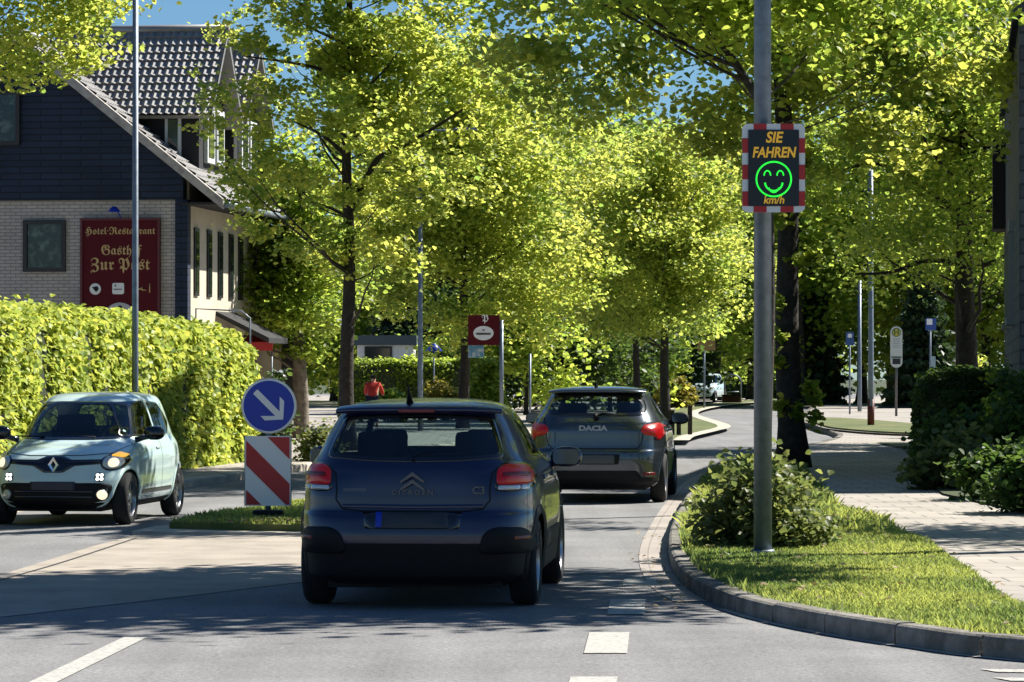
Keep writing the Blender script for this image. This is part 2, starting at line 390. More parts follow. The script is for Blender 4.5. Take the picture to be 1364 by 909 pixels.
# the light concrete nose is the setting's
sheet('island_nose', [(-3.95, 35.9), (-3.2, 35.75), (-2.2, 35.55), (-1.0, 35.6), (-1.0, 36.1), (-2.4, 36.15), (-3.45, 36.9), (-3.6, 37.9), (-3.85, 37)], .03, M['kerb_pale'], depth=.06)
sheet('concrete_paving', [(-4.75, 21.5), (-4.42, 26), (-4.25, 28.5), (-4.05, 33.4), (-3.88, 35.8), (-.9, 35.9)] + smooth_line([(-.8, 33), (-1.2, 29.2), (-2.0, 27), (-3.4, 24), (-4.75, 21.5)], .5)[:-1], .002, M['concrete'])
# island further on, beside the carriageway
FAR = [(3.7, 79), (4.1, 84), (5.0, 91), (5.75, 97), (6.05, 102), (6.15, 108), (6.25, 117), (6.5, 127), (7.3, 139), (9.1, 156), (12.4, 178), (16, 200)]
FARs = smooth_line(FAR, 1)
sheet('traffic_island', FARs + [(14.5, 200), (9.5, 178), (6.0, 150), (4.6, 130), (3.9, 100), (3.0, 82)], .11, M['turf'], depth=.15)
strip('kerb_band', FARs, -.02, .36, .12, M['kerb_pale'])
# grass island at the bus stop
GI = smooth_line([(8.75, 98), (9.2, 108), (10.2, 112), (11.0, 108), (11.6, 97), (11.2, 88), (10.2, 84), (9.2, 86), (8.6, 92), (8.75, 98)], .6)[:-1]
sheet('traffic_island', GI, .2, M['turf'], depth=.1)
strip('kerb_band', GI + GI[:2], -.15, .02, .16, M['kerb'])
strip('kerb_band', [(12.3, 150), (24, 146)], -.3, .3, .19, M['kerb_pale'])
strip('kerb_band', [(11.2, 134), (16, 133)], -.25, .25, .16, M['kerb_pale'])
# road markings
def marking(name, q): return sheet(name, q, .004, M['paint'])
def par(x0, y0, x1, y1, wd): return [(x0 - wd / 2, y0), (x0 + wd / 2, y0), (x1 + wd / 2, y1), (x1 - wd / 2, y1)]
marking('road_marking', par(-2.66, 16.5, -2.39, 21.95, .15))
for x0, y0, x1, y1 in ((.56, 20.7, .63, 22.35), (.38, 17.7, .455, 19.1), (.79, 24.0, .86, 25.6), (1.0, 27.2, 1.05, 28.2)): marking('road_marking', par(x0, y0, x1, y1, .26))
for y in (18.85, 19.4): marking('road_marking', [(2.72, y), (4.2, y - .25), (4.2, y - .05), (2.65, y + .2)])

M['tar'] = mat('tar', (.035, .035, .037), .7)
def seam(name, pts, wd): strip(name, smooth_line(pts, .15), -wd / 2, wd / 2, .006, M['tar'])
seam('tar_seam', [(-.2, 28.9), (.5, 28.8), (1.0, 28.95), (1.38, 29.0)], .06)
seam('tar_seam', [(-6, 22.6), (-3, 22.9), (-1.2, 22.6), (.6, 22.9)], .02)
seam('tar_seam', [(-3.8, 35), (-4.0, 30), (-4.35, 25), (-4.6, 21)], .03)
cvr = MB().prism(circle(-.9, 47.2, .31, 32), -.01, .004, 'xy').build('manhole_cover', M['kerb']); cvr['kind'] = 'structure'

# ------------------------------------------------------------------ hotel
H = empty('hotel', (-7.16, 75, 0), R(-7.5), label='hotel with pale brick gable, dark blue slate cladding and tiled roof behind the long hedge', cat='building')
M['brick'] = brick_mat('pale_brick', (.50, .46, .42), (.42, .385, .355), (.25, .24, .235), .24, .075, .012)
M['slate'] = brick_mat('blue_slate', (.013, .028, .062), (.009, .019, .043), (.004, .006, .012), .9, .14, .012, .5, .8)
M['stucco'] = mat('cream_stucco', (.60, .53, .42), .9, noise=(1.5, (.5, .44, .35), .4, .7))
M['win_dark'] = mat('window_glass', (.02, .03, .03), .08, coat=.5)
M['win_frame'] = mat('dark_window_frame', (.012, .012, .014), .5)
M['win_white'] = mat('white_window_frame', (.66, .68, .7), .4)
def tile_mat():
    m = mat('roof_tiles', (.20, .19, .185), .42, noise=(1.2, (.27, .26, .25), .4, .7), spec=.8); return m
M['tiles'] = tile_mat()
M['dark_wood'] = mat('dark_cladding', (.012, .012, .015), .8)
M['verge_trim'] = mat('verge_trim', (.42, .39, .36), .7, noise=(5, (.2, .18, .17), .4, .7))
A, ZR, SL = 3.65, 9.06, .8            # apex offset, ridge height, slope
# gable: u runs to the left (local -x), depth is local +y
MB().prism([(0, 0), (-2 * A, 0), (-2 * A, 5.42), (0, 5.42)], 0, .3, 'xz').build('brick_gable_wall', M['brick'], H, uv=True)
MB().prism([(.03, 5.42), (.03, 6.0), (-A, 8.92), (-2 * A, 6.0), (-2 * A, 5.42)], -.07, .3, 'xz').build('slate_gable', M['slate'], H, uv=True)
MB().box((-.0, .05, 2.7), (.28, .30, 5.43)).build('corner_pilaster', M['slate'], H, uv=True)
MB().box((-.07, 4.0, 2.95), (.3, 7.4, 5.9)).build('side_wall', M['stucco'], H)
MB().box((.06, 8.9, 2.2), (1.3, 2.2, 4.4)).build('annex_wall', M['stucco'], H)
# main roof: two thick slopes with barrel-tile relief
def tiled_slope(name, parent, o, ux, uz, m, tile=.2, course=.27):
    """a slope of interlocking tiles: o upper left corner, ux along the ridge, uz down the slope"""
    o = Vector(o); ux = Vector(ux); uz = Vector(uz); n = ux.cross(uz).normalized()
    if n.z < 0: n = -n
    W, D = ux.length, uz.length; nx = max(2, int(W / tile) * 4); ny = max(1, int(D / course)); v = []; f = []; ex, ez = ux / W, uz / D
    for j in range(ny):
        for e in (0, 1):
            d = D * (j + e) / ny; lift = .0 if e == 0 else .045
            for i in range(nx + 1):
                ph = (i % 4) / 4 * 2 * math.pi; p = o + ex * (W * i / nx) + ez * d + n * (lift + .045 * (1 + math.cos(ph)) / 2)
                v.append(p)
    s = nx + 1
    for r in range(2 * ny - 1): f += [(r * s + i, r * s + i + 1, (r + 1) * s + i + 1, (r + 1) * s + i) for i in range(nx)]
    b = MB(); b.add(v, f)
    q = [o, o + ux, o + ux + uz, o + uz]; t = n * -.1
    b.add([p for p in q] + [p + t for p in q], [(4, 5, 6, 7), (0, 1, 5, 4), (1, 2, 6, 5), (2, 3, 7, 6), (3, 0, 4, 7)])
    return b.build(name, m, parent)
for sgn, nm in ((1, 0), (-1, 1)):
    ex = sgn * (A + .98)
    tiled_slope('main_roof', H, (-A, -.28, ZR + .02), (0, 8.4, 0), (ex, 0, -SL * (A + .98)), M['tiles'])
    # bargeboard along the verge of the gable
    b = MB(); x1 = -A + ex
    b.add([(-A, -.36, ZR + .05), (x1, -.36, ZR - SL * (A + .98) + .05), (x1, -.36, ZR - SL * (A + .98) - .17), (-A, -.36, ZR - .17),
           (-A, -.22, ZR + .09), (x1, -.22, ZR - SL * (A + .98) + .09), (x1, -.22, ZR - SL * (A + .98) - .13), (-A, -.22, ZR - .13)],
          [(0, 1, 2, 3), (4, 7, 6, 5), (0, 4, 5, 1), (3, 2, 6, 7), (1, 5, 6, 2), (0, 3, 7, 4)])
    b.build('bargeboard', M['verge_trim'], H)
MB().tube([(1.04, -.3, 5.3), (1.04, 7.4, 5.3)], .07).build('gutter_pipe', M['galv'], H)
MB().box((.48, 3.6, 5.33), (.96, 7.6, .05)).build('soffit', M['dark_wood'], H)
MB().tube([(-A, -.3, ZR + .06), (-A, 8.1, ZR + .06)], .1).build('ridge', M['tiles'], H)
# cross gables: ridges run left-right, the slope toward the road junction shows its tiles
def dormer(v0, d=0):
    zr, ze, half = 9.33, 7.55, 1.5; vc = v0 + half; xr = .48
    D = MB()
    xl = -A + .2
    D.add([(.12, v0 + .14, 5.9), (.12, vc * 2 - v0 - .14, 5.9), (.12, vc * 2 - v0 - .14, ze), (.12, vc, zr - .1), (.12, v0 + .14, ze),
           (xl, v0 + .14, 5.9), (xl, vc * 2 - v0 - .14, 5.9), (xl, vc * 2 - v0 - .14, ze), (xl, vc, zr - .1), (xl, v0 + .14, ze)],
          [(0, 1, 2, 3, 4), (0, 4, 9, 5), (1, 6, 7, 2), (4, 3, 8, 9), (3, 2, 7, 8)])
    root = D.build('dormer', M['dark_wood'], H)
    tiled_slope('dormer_roof', root, (xl, vc, zr), (xr - xl, 0, 0), (0, -half - .2, -(zr - ze) * (half + .2) / half), M['tiles'], .165, .225)
    tiled_slope('dormer_roof', root, (xr, vc, zr), (xl - xr, 0, 0), (0, half + .2, -(zr - ze) * (half + .2) / half), M['tiles'], .165, .225)
    MB().tube([(xl, vc, zr + .05), (xr + .03, vc, zr + .05)], .1).build('dormer_ridge', M['tiles'], root)
    for k in (-1, 1):
        fr = MB().box((.16, vc + k * .5, 6.95), (.1, .75, 1.25)).build('dormer_window', M['win_white'], root)
        MB().box((.215, vc + k * .5, 6.95), (.02, .52, 1.0)).build('pane', M['win_dark'], root)
    return root
dormer(.95); dormer(4.6)
for x in (-.45,):
    fr = MB().box((x, 1.06, 6.85), (.36, .09, 1.05)).build('cheek_window', M['win_white'], H)
    MB().box((x, 1.005, 6.85), (.22, .03, .88)).build('pane', M['win_dark'], fr)
# gable window and cladding window
def house_window(cx, cz, wd, h, y=-.02, curtain=True, dep=.12):
    f = MB()
    t = .09
    for c, d in (((cx - wd / 2 + t / 2, y, cz), (t, dep, h)), ((cx + wd / 2 - t / 2, y, cz), (t, dep, h)), ((cx, y, cz + h / 2 - t / 2), (wd - 2 * t, dep, t)), ((cx, y, cz - h / 2 + t / 2), (wd - 2 * t, dep, t))): f.box(c, d)
    fr = f.build('window', M['win_frame'], H)
    MB().box((cx, y + .01, cz), (wd - 2 * t, .04, h - 2 * t)).build('pane', M['curtain'] if curtain else M['win_dark'], fr)
M['curtain'] = mat('curtained_glass', (.012, .02, .018), .1, noise=(5, (.09, .12, .11), .5, .66))
house_window(-3.07, hz(327, 75), .95, 1.13)
house_window(-4.05, hz(155, 75), .9, 1.2, y=-.1)
for v in (.95, 2.25, 3.4, 4.55, 5.6):
    fr = MB().box((.095, v, 4.1), (.05, .42, 1.5)).build('window', M['win_frame'], H)
    MB().box((.125, v, 4.1), (.02, .30, 1.34)).build('pane', M['win_dark'], fr)
MB().tube([(.5, 6.9, 5.1), (.2, 6.95, 4.7), (.14, 6.95, .1)], .05, 8).build('downpipe', M['rim_dark'], H)
# entrance roofs on the road side
b = MB(); b.add([(.08, 3.0, 3.05), (.08, 5.2, 3.05), (1.3, 5.2, 2.45), (1.3, 3.0, 2.45), (.08, 3.0, 2.95), (.08, 5.2, 2.95), (1.3, 5.2, 2.33), (1.3, 3.0, 2.33)],
      [(0, 1, 2, 3), (4, 7, 6, 5), (0, 3, 7, 4), (3, 2, 6, 7), (1, 5, 6, 2)])
b.build('porch_roof', M['dark_wood'], H)
b = MB(); b.add([(.7, 7.4, 3.6), (.7, 10, 3.6), (1.9, 10, 2.9), (1.9, 7.4, 2.9), (.7, 7.4, 3.5), (.7, 10, 3.5), (1.9, 10, 2.8), (1.9, 7.4, 2.8)],
      [(0, 1, 2, 3), (4, 7, 6, 5), (0, 3, 7, 4), (3, 2, 6, 7), (1, 5, 6, 2)])
b.build('porch_roof', M['tiles'], H)
MB().box((.95, 7.5, 1.4), (.5, .1, 2.8)).build('door', M['win_frame'], H)
MB().tube([(.3, .0, 1.5), (.3, -.0, 3.05), (1.3, -.0, 3.0), (1.5, 0, 2.85), (1.5, 0, 1.5)], .02, 6).build('porch_rail', M['galv'], H)
MB().lathe([(0, .12), (.05, .11), (.13, .02), (.15, 0), (.12, 0), (0, .02)], 16, 'z', (-1.43, -.35, 5.15)).tube([(-1.43, -.35, 5.2), (-1.43, -.33, 5.24), (-1.36, -.15, 5.1), (-1.36, .0, 4.95)], .014, 6).build('wall_lamp', M['sign_blue'], H)
# the inn's board
hsg = empty('hotel_sign', (0, 0, 0), label='wine red inn board with gold blackletter writing on the pale brick gable', cat='sign')
hsg.matrix_world = Matrix.Translation((-7.16, 75, 0)) @ Matrix.Rotation(R(-7.5), 4, 'Z') @ Matrix.Translation((-1.36, -.05, 0))
cx = 0; zt, zb = hz(292, 75), hz(425, 75); zc = (zt + zb) / 2; hh = zt - zb
MB().box((cx, 0, zc), (1.72, .09, hh)).build('board', M['wine'], hsg)
f = MB()
for c, d in (((-.86, -.02, zc), (.05, .12, hh + .05)), ((.86, -.02, zc), (.05, .12, hh + .05)), ((0, -.02, zt), (1.67, .12, .05))): f.box(c, d)
f.build('frame', mat('dark_red_frame', (.09, .008, .012), .5), hsg)
text('lettering', fraktur('Hotel') + '·' + fraktur('Restaurant'), .215, M['gold'], hsg, (0, -.052, hz(308, 75)), xs=1.0, bold=0)
text('lettering', fraktur('Gasthof'), .29, M['gold'], hsg, (.02, -.052, hz(334, 75)), xs=.95, bold=0)
text('lettering', fraktur('Zur Post'), .355, M['gold'], hsg, (0, -.052, hz(353, 75)), bold=0)
e = MB().prism(circle(-.55, hz(385, 75), .125, 20), -.07, -.046, 'xz').build('emblem', M['white'], hsg)
MB().prism([(-.62, hz(385, 75) + .04), (-.5, hz(385, 75) + .06), (-.47, hz(385, 75)), (-.53, hz(385, 75) - .07), (-.57, hz(385, 75) - .02)], -.08, -.071, 'xz').build('mark', M['black'], e)
e = MB().prism(rrect(-.17, hz(392, 75), .09, hz(377, 75), .04), -.07, -.046, 'xz').build('emblem', M['white'], hsg)
MB().prism([(-.13, hz(386, 75)), (.05, hz(386, 75)), (.05, hz(385, 75)), (-.13, hz(385, 75))], -.08, -.071, 'xz').prism([(-.12, hz(381, 75)), (-.08, hz(382, 75)), (-.09, hz(379, 75))], -.08, -.071, 'xz').build('mark', M['black'], e)
MB().tube([(.36, -.06, hz(388, 75)), (.5, -.06, hz(383, 75)), (.5, -.06, hz(388, 75))], .014, 5).tube([(.66, -.06, hz(378, 75)), (.66, -.06, hz(390, 75))], .014, 5).tube([(.36, -.06, hz(384, 75)), (.58, -.06, hz(387, 75))], .012, 5).build('emblem', M['gold'], hsg)
e = MB().prism(circle(.0, hz(424, 75), .36, 36, .34), -.07, -.046, 'xz').build('emblem', mat('grey_enamel', (.42, .42, .44), .5), hsg)
MB().lathe([(.03, -.085), (.06, -.085), (.06, -.07), (.03, -.07), (.03, -.085)], 16, 'y', (.0, 0, hz(411, 75))).build('mark', M['black'], e)

# ------------------------------------------------------------------ stone house at the right edge
B = empty('stone_house', (7.35, 50, 0), R(-7.5), label='dark stone house at the right edge with a timber bay under its eaves', cat='building')
M['rubble'] = brick_mat('grey_stone', (.12, .125, .13), (.075, .08, .085), (.05, .05, .055), .42, .2, .02, .5, 1.0)
MB().box((3.5, 10, 3.4), (7, 20, 6.8)).build('stone_wall', M['rubble'], B, uv=True)
MB().prism([(-.1, 6.75), (3.5, 9.6), (7.45, 6.75), (7.45, 6.9), (3.5, 9.8), (-.1, 6.9)], -.3, 20.3, 'xz').build('roof', mat('dark_slates', (.05, .05, .055), .7), B)
MB().box((-.12, 18.4, 5.35), (.26, 1.6, 1.75)).build('timber_bay', M['dark_wood'], B)
for v in (6.0, 12.5):
    fr = MB()
    for c, d in (((-.03, v - .5, 3.25), (.1, .14, 1.4)), ((-.03, v + .5, 3.25), (.1, .14, 1.4)), ((-.03, v, 4.03), (.12, 1.3, .18)), ((-.05, v, 2.5), (.16, 1.3, .12))): fr.box(c, d)
    fr = fr.build('window', mat('stone_surround', (.28, .28, .28), .85), B)
    MB().box((-.004, v, 3.25), (.02, .86, 1.38)).build('pane', M['win_dark'], fr)

# ------------------------------------------------------------------ cars
def pchip(x, y, xi):
    x = np.asarray(x, float); y = np.asarray(y, float); h = np.diff(x); d = np.diff(y) / h; m = np.zeros_like(y)
    for i in range(1, len(x) - 1):
        if d[i - 1] * d[i] > 0: w1 = 2 * h[i] + h[i - 1]; w2 = h[i] + 2 * h[i - 1]; m[i] = (w1 + w2) / (w1 / d[i - 1] + w2 / d[i])
    m[0] = d[0]; m[-1] = d[-1]; k = np.clip(np.searchsorted(x, xi) - 1, 0, len(x) - 2); t = (xi - x[k]) / h[k]
    return (2 * t**3 - 3 * t**2 + 1) * y[k] + (t**3 - 2 * t**2 + t) * h[k] * m[k] + (-2 * t**3 + 3 * t**2) * y[k + 1] + (t**3 - t**2) * h[k] * m[k + 1]
class Car:
    """a body shell stacked from horizontal outlines; local y runs forward from the rear bumper"""
    def __init__(s, name, loc, rz, rows, paint, low_z, low_mat, nrow=200, nring=400, **k):
        s.root = empty(name, loc, rz, **k); s.rows = rows; s.L = max(r[3] for r in rows); s.paint = paint
        rows = np.array(rows, float); d = np.sqrt(np.sum((np.diff(rows[:, :4], axis=0) * [1.2, .8, .35, .35]) ** 2, axis=1)); u = np.concatenate([[0], np.cumsum(d)])
        ui = np.linspace(0, u[-1], nrow); T = np.stack([pchip(u, rows[:, c], ui) for c in range(6)], 1); V = []
        for z, hw, yr, yf, nr, nf in T:
            q = np.linspace(0, 2 * np.pi, 3001)[:-1]; c, sn = np.cos(q), np.sin(q); n = np.where(sn < 0, nr, nf); hl = (yf - yr) / 2
            x = hw * np.sign(c) * np.abs(c) ** (2 / n); y = (yf + yr) / 2 + hl * np.sign(sn) * np.abs(sn) ** (2 / n)
            X = np.append(x, x[0]); Y = np.append(y, y[0]); a = np.concatenate([[0], np.cumsum(np.hypot(np.diff(X), np.diff(Y)))])
            b = np.linspace(0, a[-1], nring + 1)[:-1]; V.append(np.stack([np.interp(b, a, X), np.interp(b, a, Y), np.full(nring, z)], 1))
        s.T = T; s.V = np.concatenate(V); i, j = np.meshgrid(np.arange(nrow - 1), np.arange(nring), indexing='ij'); j2 = (j + 1) % nring
        s.F = np.stack([i * nring + j, i * nring + j2, (i + 1) * nring + j2, (i + 1) * nring + j], -1).reshape(-1, 4)
        s.bvh = BVHTree.FromPolygons([tuple(v) for v in s.V], [tuple(f) for f in s.F]); s.C = s.V[s.F].mean(1); s.keep = np.ones(len(s.F), bool)
        s.low_z = low_z; s.low_mat = low_mat
    def hit(s, a, b, axis, off):
        if axis == 'rear': o, d = Vector((a, -2, b)), Vector((0, 1, 0))
        elif axis == 'front': o, d = Vector((a, s.L + 2, b)), Vector((0, -1, 0))
        elif axis == 'right': o, d = Vector((3, a, b)), Vector((-1, 0, 0))
        elif axis == 'left': o, d = Vector((-3, a, b)), Vector((1, 0, 0))
        else: o, d = Vector((a, b, 4)), Vector((0, 0, -1))
        p, n, _, _ = s.bvh.ray_cast(o, d)
        if p is None:
            p, n, _, _ = s.bvh.find_nearest(o + d * (2.2 if axis in ('right', 'left') else 2.3))
        if n.dot(d) > 0: n = -n
        return p + n * off
    def patch(s, name, c, axis, m, off=.004, inset=None, rings=8, bulge=0, skirt=.012, parent=None, smooth=True):
        """a panel following the shell inside outline c (with inset: only its border band)"""
        c = [tuple(p) for p in c]; A_ = np.array(c); lo, hi = A_.min(0), A_.max(0); ce = (lo + hi) / 2; hf = (hi - lo) / 2; n = len(c)
        if inset is None: S = [np.array([t, t]) for t in np.linspace(1, .02, rings)]
        else: S = [1 - t * inset / hf for t in np.linspace(0, 1, 4)]
        v = []; f = []
        if skirt: v += [s.hit(*(ce + (p - ce)), axis, off - skirt) for p in A_]
        for sc in S:
            t = max(sc)
            for p in A_: q = ce + (p - ce) * sc; v.append(s.hit(q[0], q[1], axis, off + bulge * (1 - t * t)))
        k = len(v) // n
        f = [(i * n + j, i * n + (j + 1) % n, (i + 1) * n + (j + 1) % n, (i + 1) * n + j) for i in range(k - 1) for j in range(n)]
        if inset is None: f.append(tuple((k - 1) * n + j for j in range(n)))
        b = MB(); b.add(v, f, smooth); return b.build(name, m, parent or s.root)
    def line(s, name, pts, axis, m, wd=.008, off=.003, parent=None, closed=False, thick=0):
        P = [np.array(p, float) for p in pts]; Q = []
        if closed: P.append(P[0])
        for i in range(len(P) - 1):
            k = max(1, int(np.linalg.norm(P[i + 1] - P[i]) / .03)); Q += [P[i] + (P[i + 1] - P[i]) * j / k for j in range(k)]
        Q.append(P[-1]); v = []; f = []; n = len(Q)
        for i, p in enumerate(Q):
            t = Q[min(i + 1, n - 1)] - Q[max(i - 1, 0)]; t = t / (np.linalg.norm(t) + 1e-9); r = np.array([t[1], -t[0]]) * wd / 2
            v += [s.hit(*(p + r), axis, off), s.hit(*p, axis, off + thick), s.hit(*(p - r), axis, off)]
        f = [(3 * i + a, 3 * i + a + 1, 3 * i + 4 + a, 3 * i + 3 + a) for i in range(n - 1) for a in (0, 1)]
        b = MB(); b.add(v, f, True); return b.build(name, m, parent or s.root)
    def cut(s, c, axis, shrink=.012):
        A_ = np.array(c); lo, hi = A_.min(0), A_.max(0); ce = (lo + hi) / 2; sc = 1 - shrink / ((hi - lo) / 2); A_ = ce + (A_ - ce) * sc
        C = s.C; mid = s.L / 2
        if axis in ('rear', 'front'): ins = pip(s.V[:, 0], s.V[:, 2], A_)[s.F].all(1) & ((C[:, 1] < mid) if axis == 'rear' else (C[:, 1] > mid))
        else: ins = pip(s.V[:, 1], s.V[:, 2], A_)[s.F].all(1) & ((C[:, 0] > .35) if axis == 'right' else (C[:, 0] < -.35))
        s.keep &= ~ins
    def window(s, name, c, axis, frame=.03, glass='glass', fm='gloss_black'):
        s.cut(c, axis, .006)
        w_ = s.patch(name, c, axis, M[fm], off=.003, inset=frame, skirt=.006)
        A_ = np.array(c); lo, hi = A_.min(0), A_.max(0); ce = (lo + hi) / 2; sc = 1 - (frame - .006) / ((hi - lo) / 2)
        s.patch('pane', [tuple(ce + (p - ce) * sc) for p in A_], axis, M[glass], off=.0, rings=6, skirt=0, parent=w_); return w_
    def wheel_cut(s, y, r):
        for sd_ in ('right', 'left'): s.cut(circle(y, r - .02, r + .065, 40), sd_, 0)
    def arch(s, y, r, m, wd=.05, zmin=.2, name='wheel_arch'):
        for sd_ in ('right', 'left'):
            R_ = r + .06 + wd / 2 - .012; P = []
            for k in range(41):
                q = math.pi * (-.12 + 1.24 * k / 40); p = (y + R_ * math.cos(q), r - .02 + R_ * math.sin(q))
                if p[1] > zmin + .01: P.append(p)
            s.line(name, P, sd_, m, wd, .004, thick=.014)
    def body(s):
        me_f = s.F[s.keep]; low = s.C[s.keep][:, 2] < s.low_z
        def part(nm, ff, m):
            u, inv = np.unique(ff, return_inverse=True); return np_mesh(nm, s.V[u], inv.reshape(-1, 4), m, s.root, True)
        b = part('body', me_f[~low], s.paint)
        if low.any(): part('lower_cladding', me_f[low], s.low_mat)
        # floor pan and wheel wells
        z0 = s.rows[0][0]; hw = s.rows[0][1]
        MB().box((0, (s.rows[0][2] + s.rows[0][3]) / 2, z0 + .1), (2 * hw - .28, s.rows[0][3] - s.rows[0][2] - .15, .26)).build('underbody', M['black'], s.root)
        return b
    def wheel(s, x, y, r, wd=.195, rim='rim', spokes=10, steer=0):
        sg = 1 if x > 0 else -1; W = empty('wheel', (x, y, r), 0); W.parent = s.root; W.rotation_euler = (0, 0, steer)
        h = wd / 2; ri = r * .70
        MB().lathe([(ri, -h + .01), (r - .03, -h), (r - .008, -h + .02), (r, -h + .04), (r, h - .04), (r - .008, h - .02), (r - .03, h), (ri, h - .01), (ri - .01, h - .03), (ri - .01, -h + .03), (ri, -h + .01)], 40, 'x').build('tyre', M['rubber'], W)
        b = MB(); b.lathe([(ri, h - .012), (ri - .014, h - .02), (ri - .02, h - .06), (ri - .02, -h + .02)] if sg > 0 else [(ri, -h + .012), (ri - .014, -h + .02), (ri - .02, -h + .06), (ri - .02, h - .02)], 40, 'x')
        xo = sg * (h - .03)
        b.lathe([(0, xo), (.05, xo), (.062, xo - sg * .015), (.062, xo - sg * .04)], 20, 'x')
        for k in range(spokes):
            q = 2 * math.pi * k / spokes; c_, s_ = math.cos(q), math.sin(q); t = .016
            p = lambda rr, tt, xx: (xx, rr * c_ - tt * s_, rr * s_ + tt * c_)
            b.add([p(.04, -t * 1.3, xo - sg * .004), p(.04, t * 1.3, xo - sg * .004), p(ri - .01, t, xo - sg * .012), p(ri - .01, -t, xo - sg * .012),
                   p(.04, -t * 1.3, xo - sg * .03), p(.04, t * 1.3, xo - sg * .03), p(ri - .01, t, xo - sg * .04), p(ri - .01, -t, xo - sg * .04)],
                  [(0, 1, 2, 3), (4, 7, 6, 5), (0, 4, 5, 1), (1, 5, 6, 2), (2, 6, 7, 3), (3, 7, 4, 0)])
        b.build('rim', M[rim], W)
        MB().lathe([(0, xo - sg * .07), (ri * .8, xo - sg * .07), (ri * .8, xo - sg * .08), (0, xo - sg * .08)], 24, 'x').build('brake_disc', M['rim_dark'], W)
    def mirror(s, x, y, z, m, sx=1):
        sg = 1 if x > 0 else -1
        b = MB(); b.tube([(x - sg * .22, y + .02, z - .08), (x - sg * .1, y + .01, z - .05), (x - sg * .03, y, z - .03)], [.035, .028, .04], 8)
        n1, n2 = 14, 10; v = []
        for i in range(n2 + 1):
            t = -1 + 2 * i / n2; rr = max(.02, (1 - abs(t) ** 2.6)) ** .45
            for j in range(n1):
                q = 2 * math.pi * j / n1; cx_ = abs(math.cos(q)) ** .8 * (1 if math.cos(q) > 0 else -1); cz_ = abs(math.sin(q)) ** .8 * (1 if math.sin(q) > 0 else -1)
                v.append((x + .125 * rr * cx_, y + .07 * t, z + .082 * rr * cz_))
        f = [(i * n1 + j, i * n1 + (j + 1) % n1, (i + 1) * n1 + (j + 1) % n1, (i + 1) * n1 + j) for i in range(n2) for j in range(n1)] + [tuple(range(n1)), tuple(n2 * n1 + j for j in range(n1))]
        b.add(v, f, True); o_ = b.build('wing_mirror', m, s.root)
        MB().prism(rrect(x - .1, z - .055, x + .1, z + .06, .035), y - .072, y - .068, 'xz').build('mirror_glass', M['mirror'], o_)
    def seats(s, ys, zs=.62, hd=1.18, xs=.36, ztop=1.05, dash=None):
        for y in ys:
            for sg in (-1, 1):
                b = MB(); b.box((sg * xs, y + .22, .5), (.48, .5, .16), bev=.06)
                b.add([(p[0], p[1], p[2]) for p in [(sg * xs + a * (.23 - .05 * c), y - .02 - .12 * c + e * .05, .5 + c * (ztop - .5)) for c in (0, 1) for a, e in ((-1, -1), (1, -1), (1, 1), (-1, 1))]],
                      [(0, 1, 2, 3), (4, 7, 6, 5), (0, 4, 5, 1), (1, 5, 6, 2), (2, 6, 7, 3), (3, 7, 4, 0)])
                st = b.build('seat', M['interior'], s.root)
                MB().box((sg * xs, y - .17, hd - .02), (.27, .1, .2), bev=.045).tube([(sg * xs - .06, y - .17, ztop - .05), (sg * xs - .06, y - .17, hd - .05)], .012, 6).tube([(sg * xs + .06, y - .17, ztop - .05), (sg * xs + .06, y - .17, hd - .05)], .012, 6).build('headrest', M['interior'], st)
        if dash:
            MB().box((0, dash, .84), (1.3, .5, .24), bev=.08).build('dashboard', M['interior'], s.root)
            b = MB(); P = [(-.36 + .18 * math.cos(q), dash - .32 + .07 * math.sin(q), .93 + .17 * math.sin(q)) for q in np.linspace(0, 2 * math.pi, 25)]
            b.tube(P, .014, 6, False).build('steering_wheel', M['black'], s.root)
def mirrored(c): return [(-a, b) for a, b in c][::-1]

M['paint_blue'] = mat('dark_blue_paint', (.003, .0065, .042), .3, .0, coat=.6)
M['mirror'] = mat('wing_mirror_glass', (.10, .11, .14), .1, 1.0)
M['paint_mint'] = mat('pale_mint_paint', (.55, .70, .68), .35, .0, coat=1.0)
M['paint_slate'] = mat('slate_grey_paint', (.065, .078, .095), .27, .7, coat=1.0)

# --- the near hatchback, dark blue, seen from behind
rows = [(.18, .76, .10, 3.80, 5, 4), (.24, .84, .04, 3.90, 6, 4), (.38, .855, .015, 3.96, 6, 4), (.52, .868, .0, 3.99, 6, 4), (.60, .872, .01, 3.99, 6, 4), (.665, .870, .028, 3.98, 6, 4),
        (.70, .868, .065, 3.96, 6, 4), (.80, .865, .075, 3.90, 6, 4), (.90, .855, .085, 3.72, 5.5, 3.6), (.98, .835, .10, 3.35, 5, 3.4), (1.04, .80, .125, 3.05, 5, 3.2), (1.09, .765, .16, 2.90, 5, 3.2),
        (1.20, .715, .245, 2.68, 5, 3.4), (1.32, .652, .35, 2.38, 4.6, 3.2), (1.385, .612, .39, 2.18, 4.4, 3), (1.43, .575, .44, 2.0, 4.2, 3), (1.462, .49, .62, 1.8, 3.6, 2.8), (1.485, .33, .95, 1.6, 3, 2.5), (1.495, .05, 1.2, 1.4, 2.5, 2.2)]
c1 = Car('car', (-.71, 24.42, 0), R(-4.6), rows, M['paint_blue'], .475, M['black'],
         label='dark blue hatchback seen from behind, nearest the camera on the road', cat='car')
rw = round_poly([(-.64, 1.075), (-.60, 1.2), (-.535, 1.365), (-.3, 1.378), (0, 1.382), (.3, 1.378), (.535, 1.365), (.60, 1.2), (.64, 1.075), (.3, 1.05), (0, 1.045), (-.3, 1.05)], .05)
c1.window('rear_window', rw, 'rear', .032, 'glass')
